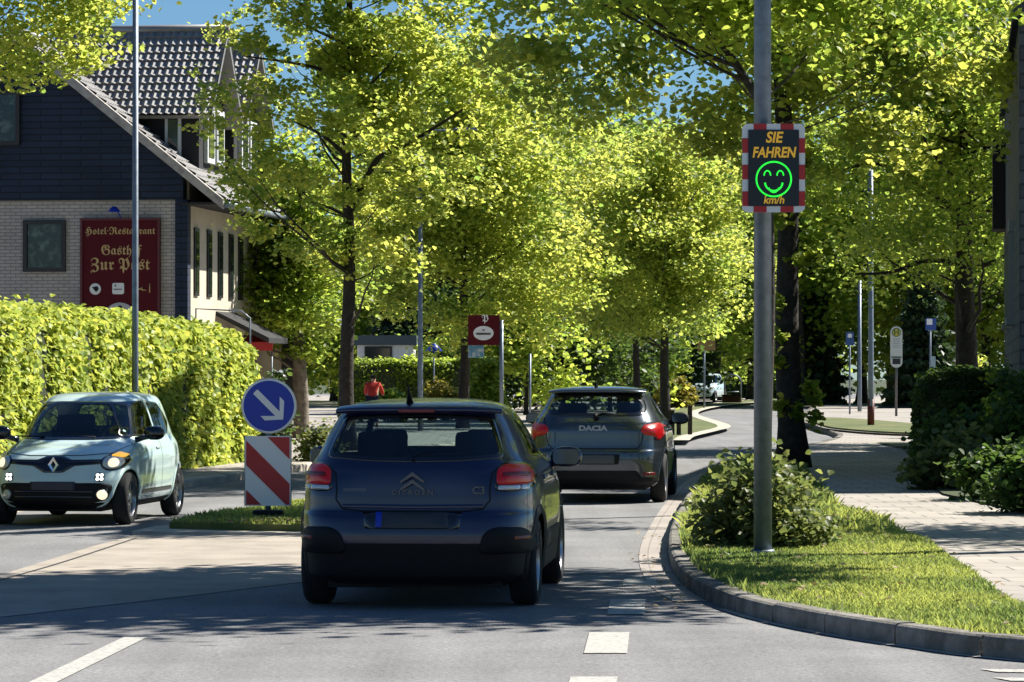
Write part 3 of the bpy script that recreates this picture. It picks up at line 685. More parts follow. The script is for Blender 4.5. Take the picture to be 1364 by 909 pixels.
for sd_ in ('right', 'left'):
    c1.window('side_window', round_poly([(.92, 1.07), (1.05, 1.33), (1.2, 1.385), (1.62, 1.40), (1.66, 1.05)], .04), sd_, .022, 'glass_dark')
    c1.window('side_window', round_poly([(1.75, 1.045), (1.72, 1.40), (2.05, 1.37), (2.35, 1.22), (2.62, 1.04)], .04), sd_, .022, 'glass_dark')
c1.window('windscreen', round_poly([(-.66, 1.07), (-.54, 1.37), (.54, 1.37), (.66, 1.07)], .06), 'front', .03, 'glass')
rear_y, front_y, wr = .74, 3.28, .315
for y in (rear_y, front_y): c1.wheel_cut(y, wr); c1.arch(y, wr, M['black'], .07)
c1.body()
for y in (rear_y, front_y):
    for x in (-.752, .752): c1.wheel(x, y, wr, .2)
tl = round_poly([(.575, .87), (.575, 1.0), (.64, 1.045), (.78, 1.035), (.835, .96), (.83, .86), (.72, .835), (.6, .84)], .04)
for q in (tl, mirrored(tl)):
    t = c1.patch('tail_light', q, 'rear', M['gloss_black'], .006, bulge=.0, skirt=.02)
    A_ = np.array(q); sg = 1 if A_[:, 0].mean() > 0 else -1
    c1.patch('red_lens', round_poly([(sg * .59, .885), (sg * .59, .995), (sg * .65, 1.032), (sg * .775, 1.022), (sg * .82, .955), (sg * .815, .885)], .03, .02), 'rear', M['red_lens'], .012, bulge=.022, skirt=.02, parent=t)
    c1.patch('lens_band', round_poly([(sg * .62, .935), (sg * .62, .965), (sg * .78, .965), (sg * .785, .935)], .012, .02), 'rear', M['red_deep'], .036, bulge=.003, skirt=.01, parent=t)
    c1.patch('clear_lens', round_poly([(sg * .6, .848), (sg * .6, .877), (sg * .74, .877), (sg * .74, .848)], .01, .02), 'rear', M['clear_lens'], .016, bulge=.006, parent=t)
    c1.patch('clear_lens', round_poly([(sg * .75, .848), (sg * .75, .877), (sg * .80, .877), (sg * .80, .848)], .01, .02), 'rear', M['clear_lens'], .014, bulge=.003, parent=t)
# spoiler with brake light
b = MB(); v = []
for i in range(25):
    x = -.60 + 1.2 * i / 24; k = 1 - abs(x / .6) ** 4
    yb = .46 - .13 * k; v += [(x, yb + .22, 1.435 + .022 * k), (x, yb + .02, 1.418 + .018 * k), (x, yb, 1.405 + .016 * k), (x, yb + .012, 1.385 + .012 * k), (x, yb + .12, 1.385)]
b.add(v, [(5 * i + a, 5 * i + a + 1, 5 * i + 6 + a, 5 * i + 5 + a) for i in range(24) for a in range(4)], True)
sp = b.build('roof_spoiler', M['paint_blue'], c1.root)
MB().box((0, .328, 1.408), (.26, .03, .026), bev=.006).build('brake_light', M['red_deep'], sp)
MB().tube([(-.08, .62, 1.455), (-.08, .58, 1.50), (-.08, .50, 1.60)], [.03, .016, .004], 8).build('antenna', M['black'], c1.root)
# tailgate seams, crease, plate recess
c1.line('tailgate_seam', [(-.66, 1.04), (-.56, .97), (-.545, .85), (-.55, .78), (-.50, .715), (-.36, .70), (.36, .70), (.50, .715), (.55, .78), (.545, .85), (.56, .97), (.66, 1.04)], 'rear', M['black'], .011, .0025)
c1.line('crease', [(-.50, .735), (0, .73), (.50, .735)], 'rear', M['paint_blue'], .03, .002, thick=.009)
pl = c1.patch('plate_recess', round_poly([(-.335, .575), (-.355, .695), (.355, .695), (.335, .575)], .02, .03), 'rear', M['gloss_black'], .003, skirt=.004)
p_ = c1.patch('number_plate', rrect(-.26, .58, .26, .69, .01), 'rear', mat('blank_dark_plate', (.03, .032, .035), .4), .012, skirt=.012, parent=pl)  # plate blanked out in one even dark grey
c1.patch('blue_band', rrect(-.258, .585, -.215, .685, .008), 'rear', M['sign_blue'], .015, skirt=.006, parent=p_)
for sg in (-1, 1):
    c1.patch('bumper_insert', round_poly([(sg * .86, .40), (sg * .84, .50), (sg * .78, .585), (sg * .58, .59), (sg * .5, .54), (sg * .47, .40)], .05), 'rear', M['black'], .012, bulge=.015, skirt=.02)
    c1.patch('reflector', rrect(*((.70, .50, .80, .525) if sg > 0 else (-.80, .50, -.70, .525)), .01), 'rear', M['red_deep'], .03, skirt=.01)
# double chevron badge and lettering
b = MB()
for dz in (0, .052):
    b.prism([(-.085, .845 + dz), (0, .895 + dz), (.085, .845 + dz), (.085, .862 + dz), (0, .925 + dz), (-.085, .862 + dz)], .045, .062, 'xz')
bd = b.build('badge', M['rim_dark'], c1.root)
text('lettering', 'C I T R O Ë N', .05, M['rim_dark'], c1.root, (0, .06, .83), bold=.001)
text('lettering', 'C3', .075, M['rim_dark'], c1.root, (.47, .064, .845), bold=.002)
c1.line('lettering_strip', [(-.5, .85), (-.33, .85)], 'rear', M['rim_dark'], .022, .002)
MB().tube([(0.0, .13, 1.045), (.0, .16, 1.075), (.1, .175, 1.10), (.42, .19, 1.105)], [.02, .014, .009, .006], 6).build('rear_wiper', M['black'], c1.root)
for sd_ in ('right', 'left'):
    c1.line('door_seam', [(.86, .36), (1.06, .52), (1.10, .8), (.90, 1.06)], sd_, M['black'], .008)
    c1.line('door_seam', [(1.70, .33), (1.72, .7), (1.70, 1.04)], sd_, M['black'], .008)
    c1.line('door_seam', [(2.70, .33), (2.78, .6), (2.72, 1.03)], sd_, M['black'], .008)
    c1.patch('side_moulding', rrect(1.12, .38, 2.55, .52, .05), sd_, M['black'], .008, bulge=.02, skirt=.012)
    for y in (1.25, 2.1): c1.patch('door_handle', rrect(y - .09, .895, y + .09, .93, .015, 3), sd_, M['paint_blue'], .012, bulge=.012, skirt=.012)
for x in (-.94, .94): c1.mirror(x, 2.42, 1.03, M['paint_blue'])
c1.seats([1.05, 1.95], hd=1.17, dash=2.75)

# --- second car, slate grey
rows = [(.20, .78, .10, 3.86, 5, 4), (.28, .86, .05, 3.98, 6, 4), (.42, .875, .02, 4.05, 6, 4), (.56, .885, .0, 4.09, 6, 4), (.66, .888, .01, 4.08, 6, 4), (.70, .885, .04, 4.06, 6, 4), (.80, .88, .05, 3.99, 6, 4),
        (.92, .872, .055, 3.75, 6, 3.6), (1.02, .85, .08, 3.25, 5, 3.4), (1.08, .815, .12, 3.0, 5, 3.2), (1.20, .745, .23, 2.75, 4.6, 3.4), (1.32, .678, .36, 2.42, 4.2, 3.2), (1.40, .632, .44, 2.15, 4.0, 3),
        (1.45, .575, .52, 1.95, 3.8, 3), (1.48, .47, .68, 1.8, 3.4, 2.8), (1.498, .3, .95, 1.6, 3, 2.5), (1.505, .05, 1.2, 1.4, 2.5, 2.2)]
c2 = Car('car', (1.05, 44.15, 0), R(-5.4), rows, M['paint_slate'], .33, M['black'], label='slate grey hatchback driving ahead of the dark blue one', cat='car')
rw = round_poly([(-.60, 1.12), (-.655, 1.2), (-.60, 1.345), (-.5, 1.395), (0, 1.41), (.5, 1.395), (.60, 1.345), (.655, 1.2), (.60, 1.12), (0, 1.105)], .05)
c2.window('rear_window', rw, 'rear', .045, 'glass')
for sd_ in ('right', 'left'):
    c2.window('side_window', round_poly([(.80, 1.17), (1.1, 1.37), (1.62, 1.42), (1.66, 1.07), (.98, 1.09)], .04), sd_, .022, 'glass_dark')
    c2.window('side_window', round_poly([(1.75, 1.07), (1.72, 1.42), (2.05, 1.385), (2.4, 1.22), (2.66, 1.06)], .04), sd_, .022, 'glass_dark')
c2.window('windscreen', round_poly([(-.66, 1.09), (-.54, 1.38), (.54, 1.38), (.66, 1.09)], .06), 'front', .03, 'glass')
for y in (.72, 3.32): c2.wheel_cut(y, .32); c2.arch(y, .32, M['paint_slate'], .045)
c2.body()
for y in (.72, 3.32):
    for x in (-.79, .79): c2.wheel(x, y, .32, .2)
tl = round_poly([(.585, .93), (.62, 1.0), (.80, 1.035), (.868, .98), (.865, .86), (.81, .80), (.76, .86), (.64, .88)], .025)
for q in (tl, mirrored(tl)):
    t = c2.patch('tail_light', q, 'rear', M['red_lens'], .006, bulge=.02, skirt=.02)
c2.line('tailgate_seam', [(-.66, 1.10), (-.62, .9), (-.60, .76), (-.54, .70), (.54, .70), (.60, .76), (.62, .9), (.66, 1.10)], 'rear', M['black'], .012, .0025)
c2.patch('bumper_insert', round_poly([(-.62, .30), (-.55, .42), (.55, .42), (.62, .30)], .04), 'rear', M['black'], .01, skirt=.015)
pr = c2.patch('plate_recess', round_poly([(-.31, .50), (-.33, .63), (.33, .63), (.31, .50)], .02, .03), 'rear', M['black'], .003, skirt=.004)
c2.patch('number_plate', rrect(-.26, .51, .26, .62, .01), 'rear', mat('grey_plate', (.06, .065, .07), .4), .01, skirt=.01, parent=pr)
for sg in (-1, 1): c2.patch('reflector', rrect(*((.62, .36, .76, .40) if sg > 0 else (-.76, .36, -.62, .40)), .015), 'rear', M['red_deep'], .012, skirt=.01)
text('lettering', 'DACIA', .088, M['rim'], c2.root, (-.02, .046, .96), bold=.004, xs=1.35)
b = MB(); v = []
for i in range(25):
    x = -.63 + 1.26 * i / 24; k = 1 - abs(x / .63) ** 4
    yb = .54 - .19 * k; v += [(x, yb + .24, 1.455 + .022 * k), (x, yb + .02, 1.435 + .018 * k), (x, yb, 1.422 + .016 * k), (x, yb + .012, 1.405 + .012 * k), (x, yb + .12, 1.405)]
b.add(v, [(5 * i + a, 5 * i + a + 1, 5 * i + 6 + a, 5 * i + 5 + a) for i in range(24) for a in range(4)], True)
sp = b.build('roof_spoiler', M['paint_slate'], c2.root)
MB().tube([(-.03, .8, 1.49), (-.03, .76, 1.53), (-.03, .70, 1.57)], [.025, .012, .004], 8).build('antenna', M['black'], c2.root)
MB().tube([(0.02, .10, 1.09), (.0, .14, 1.13), (.1, .17, 1.155), (.40, .2, 1.135)], [.035, .03, .014, .008], 6).build('rear_wiper', M['black'], c2.root)
for sd_ in ('right', 'left'):
    c2.line('door_seam', [(.86, .36), (1.06, .52), (1.10, .8), (.98, 1.08)], sd_, M['black'], .008)
    c2.line('door_seam', [(1.70, .33), (1.72, .7), (1.70, 1.04)], sd_, M['black'], .008)
    c2.line('door_seam', [(2.70, .33), (2.78, .6), (2.72, 1.03)], sd_, M['black'], .008)
    for y in (1.3, 2.15): c2.patch('door_handle', rrect(y - .09, .90, y + .09, .935, .015, 3), sd_, M['paint_slate'], .012, bulge=.012, skirt=.012)
for x in (-.98, .98): c2.mirror(x, 2.5, 1.06, M['black'])
c2.seats([1.1, 2.0], hd=1.19, dash=2.8)

# --- oncoming mint city car; its front faces the camera
rows = [(.19, .66, .14, 3.50, 5, 4), (.26, .76, .06, 3.575, 5, 4.2), (.36, .80, .02, 3.60, 5, 4.4), (.50, .815, .0, 3.60, 5, 4.4), (.62, .82, .0, 3.57, 5, 4.2), (.72, .82, .0, 3.53, 5, 4), (.80, .812, .02, 3.44, 5, 3.6),
        (.87, .795, .04, 3.24, 5, 3.3), (.93, .77, .06, 2.98, 4.6, 3.2), (.98, .74, .08, 2.83, 4.4, 3.2), (1.10, .70, .11, 2.66, 4.2, 3.4), (1.25, .652, .17, 2.42, 4, 3.4), (1.38, .60, .25, 2.18, 4, 3.2), (1.44, .56, .33, 2.02, 3.8, 3),
        (1.475, .47, .48, 1.86, 3.4, 2.8), (1.495, .3, .8, 1.6, 3, 2.5), (1.502, .05, 1.1, 1.3, 2.5, 2.2)]
TW = Vector((-5.02, 37.75, 0)); hd_ = R(180 - 6.7)
org = TW + Vector((-math.sin(hd_), math.cos(hd_), 0)) * -3.6 * .97
c3 = Car('car', org, hd_, rows, M['paint_mint'], .26, M['black'], label='pale mint oncoming city car with lit headlamps passing the hedge', cat='car')
c3.root.scale = (.96, .97, .97)
c3.window('windscreen', round_poly([(-.66, .97), (-.615, 1.15), (-.53, 1.37), (-.3, 1.392), (.3, 1.392), (.53, 1.37), (.615, 1.15), (.66, .97), (.3, .955), (-.3, .955)], .05), 'front', .03, 'glass_dark')
for sd_ in ('right', 'left'):
    c3.window('side_window', round_poly([(2.62, .99), (2.42, 1.2), (2.16, 1.385), (1.62, 1.40), (1.60, .99)], .04), sd_, .022, 'glass_dark')
    c3.window('side_window', round_poly([(1.52, .99), (1.53, 1.40), (.98, 1.37), (.66, 1.14), (.9, 1.0)], .04), sd_, .022, 'glass_dark')
c3.window('rear_window', round_poly([(-.6, 1.05), (-.5, 1.36), (.5, 1.36), (.6, 1.05)], .06), 'rear', .03, 'glass_dark')
for y in (.56, 3.05): c3.wheel_cut(y, .30); c3.arch(y, .30, M['paint_mint'], .04)
c3.body()
for y in (.56, 3.05):
    for x in (-.71, .71): c3.wheel(x, y, .30, .19, 'rim_dark' if False else 'rim', 7)
# front view: u = local x; the left of the photograph is +x here
gr = [(-.56, .70), (-.56, .745), (-.2, .742), (-.09, .785), (.09, .785), (.2, .742), (.56, .745), (.56, .70), (.24, .675), (.11, .60), (-.11, .60), (-.24, .675)]
g_ = c3.patch('grille', round_poly(gr, .02, .02), 'front', M['gloss_black'], .006, rings=6, skirt=.014)
c3.line('chrome_strip', [(-.5, .722), (-.12, .712)], 'front', M['rim_dark'], .012, .012, parent=g_); c3.line('chrome_strip', [(.12, .712), (.5, .722)], 'front', M['rim_dark'], .012, .012, parent=g_)
b = MB(); yb = c3.hit(0, .69, 'front', 0).y
for k in (1,):
    o_ = [(0, .775), (.062, .69), (0, .605), (-.062, .69)]; i_ = [(0, .735), (.028, .69), (0, .645), (-.028, .69)]
    v = [(x, yb + .012, z) for x, z in o_ + i_] + [(x, yb + .035, z) for x, z in o_] + [(x, yb + .03, z) for x, z in i_]
    b.add(v, [(8 + j, 8 + (j + 1) % 4, 12 + (j + 1) % 4, 12 + j) for j in range(4)] + [(j, (j + 1) % 4, 8 + (j + 1) % 4, 8 + j) for j in range(4)] + [(4 + j, 4 + (j + 1) % 4, 12 + (j + 1) % 4, 12 + j) for j in range(4)])
b.build('badge', M['chrome'], c3.root)
hl = round_poly([(.53, .66), (.515, .74), (.57, .80), (.68, .825), (.765, .79), (.775, .71), (.71, .63), (.60, .615)], .05, .03)
for sg, q in ((1, hl), (-1, mirrored(hl))):
    h_ = c3.patch('headlight', q, 'front', M['gloss_black'], .006, bulge=.01, skirt=.02)
    c3.patch('reflector_bowl', [(sg * a, z) for a, z in round_poly([(.545, .67), (.535, .74), (.60, .785), (.70, .77), (.735, .71), (.69, .65), (.61, .635)], .04, .03)], 'front', M['clear_lens'], .018, bulge=.012, skirt=.01, parent=h_)
    c3.patch('bulb', circle(sg * .632, .70, .046, 20), 'front', M['lamp_on'], .033, bulge=.012, skirt=.012, parent=h_)
    c3.patch('indicator', [(sg * a, z) for a, z in round_poly([(.60, .775), (.66, .812), (.74, .785), (.715, .755)], .015, .02)], 'front', M['amber'] if sg < 0 else M['clear_lens'], .03, bulge=.006, skirt=.01, parent=h_)
    d_ = c3.patch('daylight_lamp', rrect(*((.475, .50, .575, .60) if sg > 0 else (-.575, .50, -.475, .60)), .035), 'front', M['gloss_black'], .006, skirt=.012)
    for dx in (-.021, .021):
        for dz in (-.021, .021): c3.patch('light_cell', circle(sg * .525 + dx, .55 + dz, .019, 10), 'front', M['drl_on'], .012, rings=3, skirt=.006, parent=d_)
lg = c3.patch('lower_grille', round_poly([(-.66, .46), (-.60, .30), (-.48, .265), (.48, .265), (.60, .30), (.66, .46), (.55, .485), (-.55, .485)], .05, .03), 'front', M['black'], .006, skirt=.014)
for z in (.33, .39): c3.line('slat', [(-.45, z), (.45, z)], 'front', M['gloss_black'], .02, .012, parent=lg, thick=.01)
for sg in (-1, 1):
    f_ = c3.patch('fog_lamp', circle(sg * .545, .355, .06, 20), 'front', M['rim_dark'], .01, bulge=.01)
    c3.patch('fog_lens', circle(sg * .545, .355, .05, 18), 'front', M['lamp_on'] if sg < 0 else M['clear_lens'], .022, bulge=.008, parent=f_)
c3.patch('number_plate', rrect(-.26, .40, .26, .50, .01), 'front', mat('blank_dark_plate_front', (.012, .012, .03), .4), .02, skirt=.02)  # front plate blanked out in an even, nearly black blue
c3.line('bonnet_seam', [(-.70, .90), (-.60, .815), (-.30, .79), (.30, .79), (.60, .815), (.70, .90)], 'front', M['black'], .007)
for sg in (-1, 1): MB().tube([(sg * .3, 2.80, .99), (sg * .3 + .35, 2.78, 1.0)], .009, 5).build('wiper', M['black'], c3.root)
for sd_ in ('right', 'left'):
    c3.line('door_seam', [(2.68, .30), (2.66, .7), (2.60, .97)], sd_, M['black'], .008)
    c3.line('door_seam', [(1.56, .28), (1.56, .97)], sd_, M['black'], .008)
    c3.line('door_seam', [(.92, .38), (.78, .6), (.84, .97)], sd_, M['black'], .008)
    c3.line('side_stripe', [(2.55, .36), (1.0, .36)], sd_, M['rim_dark'], .05, .003, thick=.006)
    c3.patch('door_handle', rrect(1.66, .835, 1.84, .87, .015, 3), sd_, M['paint_mint'], .012, bulge=.012)
for x in (-.92, .92): c3.mirror(x, 2.46, 1.03, M['gloss_black'])
c3.seats([.95, 1.75], hd=1.15, xs=.33, dash=2.45)

# --- far cars, simple
def far_car(loc, rz, paint, label):
    c = Car('car', loc, rz, rows, paint, .26, M['black'], 50, 90, label=label, cat='car')
    c.window('windscreen', round_poly([(-.64, .97), (-.53, 1.37), (.53, 1.37), (.64, .97)], .06), 'front', .03, 'glass_dark')
    for sd_ in ('right', 'left'):
        c.window('side_window', round_poly([(2.62, .99), (2.42, 1.2), (2.16, 1.385), (1.62, 1.40), (1.60, .99)], .04), sd_, .022, 'glass_dark')
        c.window('side_window', round_poly([(1.52, .99), (1.53, 1.40), (.98, 1.37), (.66, 1.14), (.9, 1.0)], .04), sd_, .022, 'glass_dark')
    for y in (.56, 3.05): c.wheel_cut(y, .30)
    c.body()
    for sg in (-1, 1): c.patch('headlight', circle(sg * .64, .71, .1, 14), 'front', M['clear_lens'], .01, bulge=.01); c.patch('tail_light', circle(sg * .64, .8, .1, 14), 'rear', M['red_lens'], .01, bulge=.01)
    for y in (.56, 3.05):
        for x in (-.735, .735): c.wheel(x, y, .30, .19, 'rim', 6)
    return c
M['paint_ice'] = mat('ice_blue_paint', (.5, .62, .7), .3, coat=1.0)
far_car((at(949, 182), 182, 0.1), R(165), M['paint_ice'], 'pale blue car far down the road beyond the yellow bush')

# ------------------------------------------------------------------ vegetation
def leaves(name, C, size, m, parent=None, seed=0, up=.5, quad=False, stretch=1.0, hue=None, outward=None):
    """one folded leaf at every point of C"""
    r = np.random.default_rng(seed); n = len(C); sz = size * r.uniform(.65, 1.3, n)[:, None]
    nrm = r.normal(size=(n, 3)); nrm /= np.linalg.norm(nrm, axis=1)[:, None]; nrm[:, 2] = np.abs(nrm[:, 2]); nrm += np.array([0, 0, up])
    if outward is not None: nrm += outward
    nrm /= np.linalg.norm(nrm, axis=1)[:, None]
    t = r.normal(size=(n, 3)); t -= nrm * (t * nrm).sum(1)[:, None]; t /= np.linalg.norm(t, axis=1)[:, None]; b = np.cross(nrm, t)
    tone = np.clip((r.normal(.5, .24, n) if hue is None else hue + r.normal(0, .16, n)), 0, 1); a = t * sz * .55 * stretch; w_ = b * sz * .5; u = nrm * sz * .14
    if quad:
        v = np.stack([C - a, C + w_ + u, C + a, C - w_ + u], 1).reshape(-1, 3); k = 4
        f = np.arange(n * 4).reshape(-1, 4)[:, [0, 1, 2, 3]]
        f = np.concatenate([np.stack([np.arange(n) * 4 + i for i in q], 1) for q in ((0, 1, 2), (0, 2, 3))])
        return np_mesh(name, v, f, m, parent, False, np.repeat(tone, 4), 3)
    v = np.stack([C - a, C - a * .25 + w_ + u, C + a * .45 + w_ * .8 + u, C + a - u * .6, C + a * .45 - w_ * .8 + u, C - a * .25 - w_ + u], 1).reshape(-1, 3)
    i = np.arange(n) * 6
    f = np.concatenate([np.stack([i, i + 1, i + 2, i + 3], 1), np.stack([i, i + 3, i + 4, i + 5], 1)])
    return np_mesh(name, v, f, m, parent, False, np.repeat(tone, 6), 4)

def tree(name, label, loc, h, tr, c0, rx, ry=None, n=20000, size=.1, lm='leaf_bright', bark='bark', clumps=260, seed=1, limbs=16, lean=(0, 0), group=None, spread=.34,
         cz=None, shell=.5, big=(), cat='tree', hole=None, quad=False, zoff=.1, drop=0, bend=0):
    """trunk with limbs that reach leaf clumps spread through an uneven crown between heights c0 and h"""
    r = np.random.default_rng(seed); T = empty(name, (loc[0], loc[1], zoff if len(loc) < 3 else loc[2]), 0, label=label, cat=cat, group=group); ry = ry or rx
    zc = (c0 + h) / 2; hz_ = (h - c0) / 2
    def axis(z): k = max(0, (z - bend) / (h - bend)) ** .8 if bend else z / h; return np.array([lean[0] * k + .035 * math.sin(z * 1.3 + seed), lean[1] * k + .03 * math.cos(z * 1.1 + seed), z])
    b = MB(); zz = np.linspace(-.1, h * .92, 16); rad = [tr * (1 - .82 * (max(z, 0) / (h * .95)) ** .9) + (.35 * tr if z < .15 else 0) for z in zz]
    b.tube([axis(z) for z in zz], rad, 12)
    P = []
    lob = [(r.uniform(0, 6.28), r.uniform(.12, .3), r.integers(2, 5)) for _ in range(3)]
    while len(P) < clumps:
        d = r.normal(size=3); d /= np.linalg.norm(d); rr = r.uniform(0, 1) ** shell; az = math.atan2(d[1], d[0])
        k = 1 + sum(a * math.sin(f_ * az + p_ + 2.2 * d[2] * f_) for p_, a, f_ in lob); q = np.array([d[0] * rx * rr * k, d[1] * ry * rr * k, zc + d[2] * hz_ * rr * (1 if d[2] > 0 else 1)])
        q[:2] *= 1 + .4 * max(0, -d[2]); q[:2] += axis(q[2])[:2]
        if q[2] < c0 - drop: continue
        P.append(q)
    P = np.array(P); idx = r.permutation(len(P))
    for j in idx[:limbs * 3]:
        q = P[j]
        if np.hypot(q[0], q[1]) > 3.4 and q[2] < zc + .8: continue
        z0 = max(c0 * .82, min(h * .86, q[2] - .55 * np.hypot(q[0], q[1]) - .2)); s_ = axis(z0); mid = (s_ + q) / 2 + np.array([r.normal(0, .12), r.normal(0, .12), -.12 * np.linalg.norm(q - s_)])
        L_ = np.linalg.norm(q - s_); r0 = max(.012, tr * (.22 if j in idx[:limbs] else .1) * min(1, L_ / 2))
        pts = [(1 - t) ** 2 * s_ + 2 * t * (1 - t) * mid + t * t * q + r.normal(0, .03, 3) * (0 < t < 1) for t in np.linspace(0, 1, 6)]
        b.tube(pts, [r0 * (1 - .8 * t) for t in np.linspace(0, 1, 6)], 6, False)
    for z0, pts, r0 in big:
        pts = smooth3([tuple(axis(z0))] + [tuple(p) for p in pts]); k = len(pts); b.tube(pts, [r0 * (1 - .75 * i / k) for i in range(k)], 8, False)
    b.build('trunk', M[bark], T)
    per = n // len(P); C = []; tone = []
    for q in P:
        k = max(4, int(per * r.uniform(.4, 1.6))); s_ = spread * r.uniform(.7, 1.35); C.append(q + r.normal(size=(k, 3)) * [s_, s_, s_ * .55]); tone.append(np.full(k, r.normal(.5, .16)))
    C = np.concatenate(C); tone = np.concatenate(tone)
    if hole is not None: k = hole(C + np.array([loc[0], loc[1], 0])); C = C[k]; tone = tone[k]
    leaves('crown', C, size, M[lm], T, seed, hue=tone, quad=quad)
    return T
def smooth3(pts, n=5):
    P = [np.array(p, float) for p in pts]; P = [2 * P[0] - P[1]] + P + [2 * P[-1] - P[-2]]; out = []
    for i in range(1, len(P) - 2):
        for k in range(n):
            t = k / n; a, b, c, d = P[i - 1], P[i], P[i + 1], P[i + 2]
            out.append(.5 * (2 * b + (c - a) * t + (2 * a - 5 * b + 4 * c - d) * t * t + (3 * b - a - 3 * c + d) * t ** 3))
    return out + [P[-2]]
def conifer(label, x, y, h, rb, n=9000, seed=1, lm='leaf_conifer', size=.2, group='dark conifers beyond the bend'):
    r = np.random.default_rng(seed); T = empty('conifer', (x, y, 0), 0, label=label, cat='conifer', group=group)
    b = MB().tube([(0, 0, -.1), (0, 0, h * .5), (0, 0, h * .97)], [.22, .14, .03], 8); b.build('trunk', M['bark'], T)
    z = h * (1 - r.uniform(0, 1, n) ** .55) * .98 + .3; tier = (z * 1.6 + r.normal(0, .08, n)) % 1; R_ = rb * (1 - z / (h + .3)) ** .8 * (.55 + .45 * tier) * r.uniform(.45, 1.08, n); q = r.uniform(0, 6.283, n)
    C = np.stack([R_ * np.cos(q), R_ * np.sin(q), z - .25 * R_], 1); leaves('crown', C, size, M[lm], T, seed, up=.3, quad=True, stretch=1.5); return T

# avenue trees along the road
BR = 'lime trees lining the road'
tree('lime_tree', 'tall open lime tree on the left pavement with a long limb reaching right', (-3.28, 69), 12.5, .17, 3.0, 2.75, n=40000, size=.098, clumps=360, seed=3, group=BR, spread=.21, shell=.55, hole=lambda C: (C[:, 0] > -3.75) | (C[:, 2] < 5.6) | (np.sin(C[:, 0] * 4.1 + 1) * np.sin(C[:, 2] * 3.7 + C[:, 1]) > -.05),
     big=[(4.75, [(.25, 0, 5.2), (.62, -.1, 5.85), (1.25, -.2, 6.15), (2.3, -.3, 6.8)], .085), (5.9, [(-.5, 0, 6.3), (-1.1, .1, 6.6)], .05), (7.4, [(-.8, 0, 7.7), (-2.1, 0, 7.9)], .05)])
tree('lime_tree', 'shaded lime tree with grey trunk and low ivy crown beside the hotel', (-5.05, 82), 7.2, .22, 1.9, 1.35, n=17000, size=.11, lm='leaf_mid', bark='bark_grey', clumps=170, seed=7, group=BR, spread=.3)
tree('lime_tree', 'bright lime tree with dark trunk left of the red hotel signpost', (-1.33, 96), 11.2, .17, 2.2, 3.4, n=56000, size=.115, clumps=380, seed=11, group=BR, spread=.36, shell=.5)
tree('lime_tree', 'rounded yellow green lime tree with thin trunk before the bend', (4.05, 112), 9.7, .14, 2.7, 3.1, n=40000, size=.12, clumps=330, seed=14, group=BR, spread=.38)
tree('lime_tree', 'yellow green lime tree with stout trunk on the grass island before the bend', (4.62, 104), 8.9, .17, 2.5, 2.6, n=36000, size=.115, clumps=280, seed=15, group=BR, spread=.36)
BIG = tree('lime_tree', 'big lime tree with black trunk behind the speed display mast', (4.62, 57), 13.5, .24, 5.0, 5.2, 4.4, n=70000, size=.11, lm='leaf_bright', clumps=540, seed=21, group=BR, spread=.30, shell=.5, limbs=10, lean=(-.3, 0),
     hole=lambda C: C[:, 0] - .83 * (C[:, 2] - 2.0) > -4.9)
tree('lime_tree', 'dark lime tree rising behind the clipped black hedge at right', (9.85, 75), 12, .29, 2.9, 4.2, 3.6, n=56000, size=.10, lm='leaf_mid', clumps=380, seed=25, group=BR, spread=.4, shell=.55,
     big=[(4.9, [(-.9, 0, 5.6), (-1.9, 0, 6.1), (-2.9, 0, 5.9)], .08), (3.9, [(-.8, 0, 4.0), (-1.6, 0, 3.75), (-2.4, 0, 3.7)], .07), (4.4, [(.7, 0, 5.3), (1.3, 0, 6.3)], .09)])
tree('lime_tree', 'slim lime tree hidden behind the mast whose crown hangs over the road', (3.02, 41), 8.6, .105, 5.25, 3.7, 2.0, n=42000, size=.095, lm='leaf_mid', clumps=300, seed=42, group=BR, spread=.3, limbs=8, lean=(-2.2, 0), bend=4.9,
     hole=lambda C: (C[:, 0] - .83 * (C[:, 2] - 1) > -3.2) | (np.sin(C[:, 0] * 5) * np.sin(C[:, 1] * 4 + C[:, 2] * 3) > .5))
# sprouts on the big trunk
r = np.random.default_rng(5)
for z, dx in ((.95, .1), (1.15, .3), (1.35, .28), (1.75, -.25), (2.15, -.22), (2.7, -.25), (3.4, .15), (3.5, .3), (.8, .35), (4.1, -.2), (5.0, .2), (1.0, -.2)):
    leaves('shoot', np.array([dx, -.25, z]) + r.normal(size=(30, 3)) * [.075, .06, .075], .13, M['leaf_bright'], BIG, 3)
# trees whose crowns hang over the junction, trunks beside it
tree('street_tree', 'tree at the left edge whose bright leaves hang in front of the hotel roof', (-10.4, 56), 10.8, .2, 6.1, 4.7, 2.4, n=60000, size=.09, clumps=330, seed=31, group='trees leaning over the junction', spread=.36,
     hole=lambda C: (EYE + (C[:, 2] - EYE) / C[:, 1] * 47 > 5.4 + .45 * np.maximum(0, C[:, 0] / C[:, 1] * 47 + 6.3)) & (C[:, 0] / C[:, 1] * 47 < -4.95 + .5 * np.sin(C[:, 2] * 5)))
tree('street_tree', 'tree beside the verge whose crown shades the road at the front', (6.9, 31.6), 9.6, .2, 6.2, 3.2, 2.3, n=60000, size=.15, lm='leaf_mid', clumps=420, lean=(-4.4, -2.0), seed=33, group='trees leaning over the junction', spread=.42)
tree('street_tree', 'tree over the left lane with its crown above the picture', (-1.5, 30.5, 7), 3.2, .03, .2, 3.4, 2.6, n=15000, size=.13, lm='leaf_mid', clumps=200, seed=35, group='trees leaning over the junction', spread=.4) if False else None
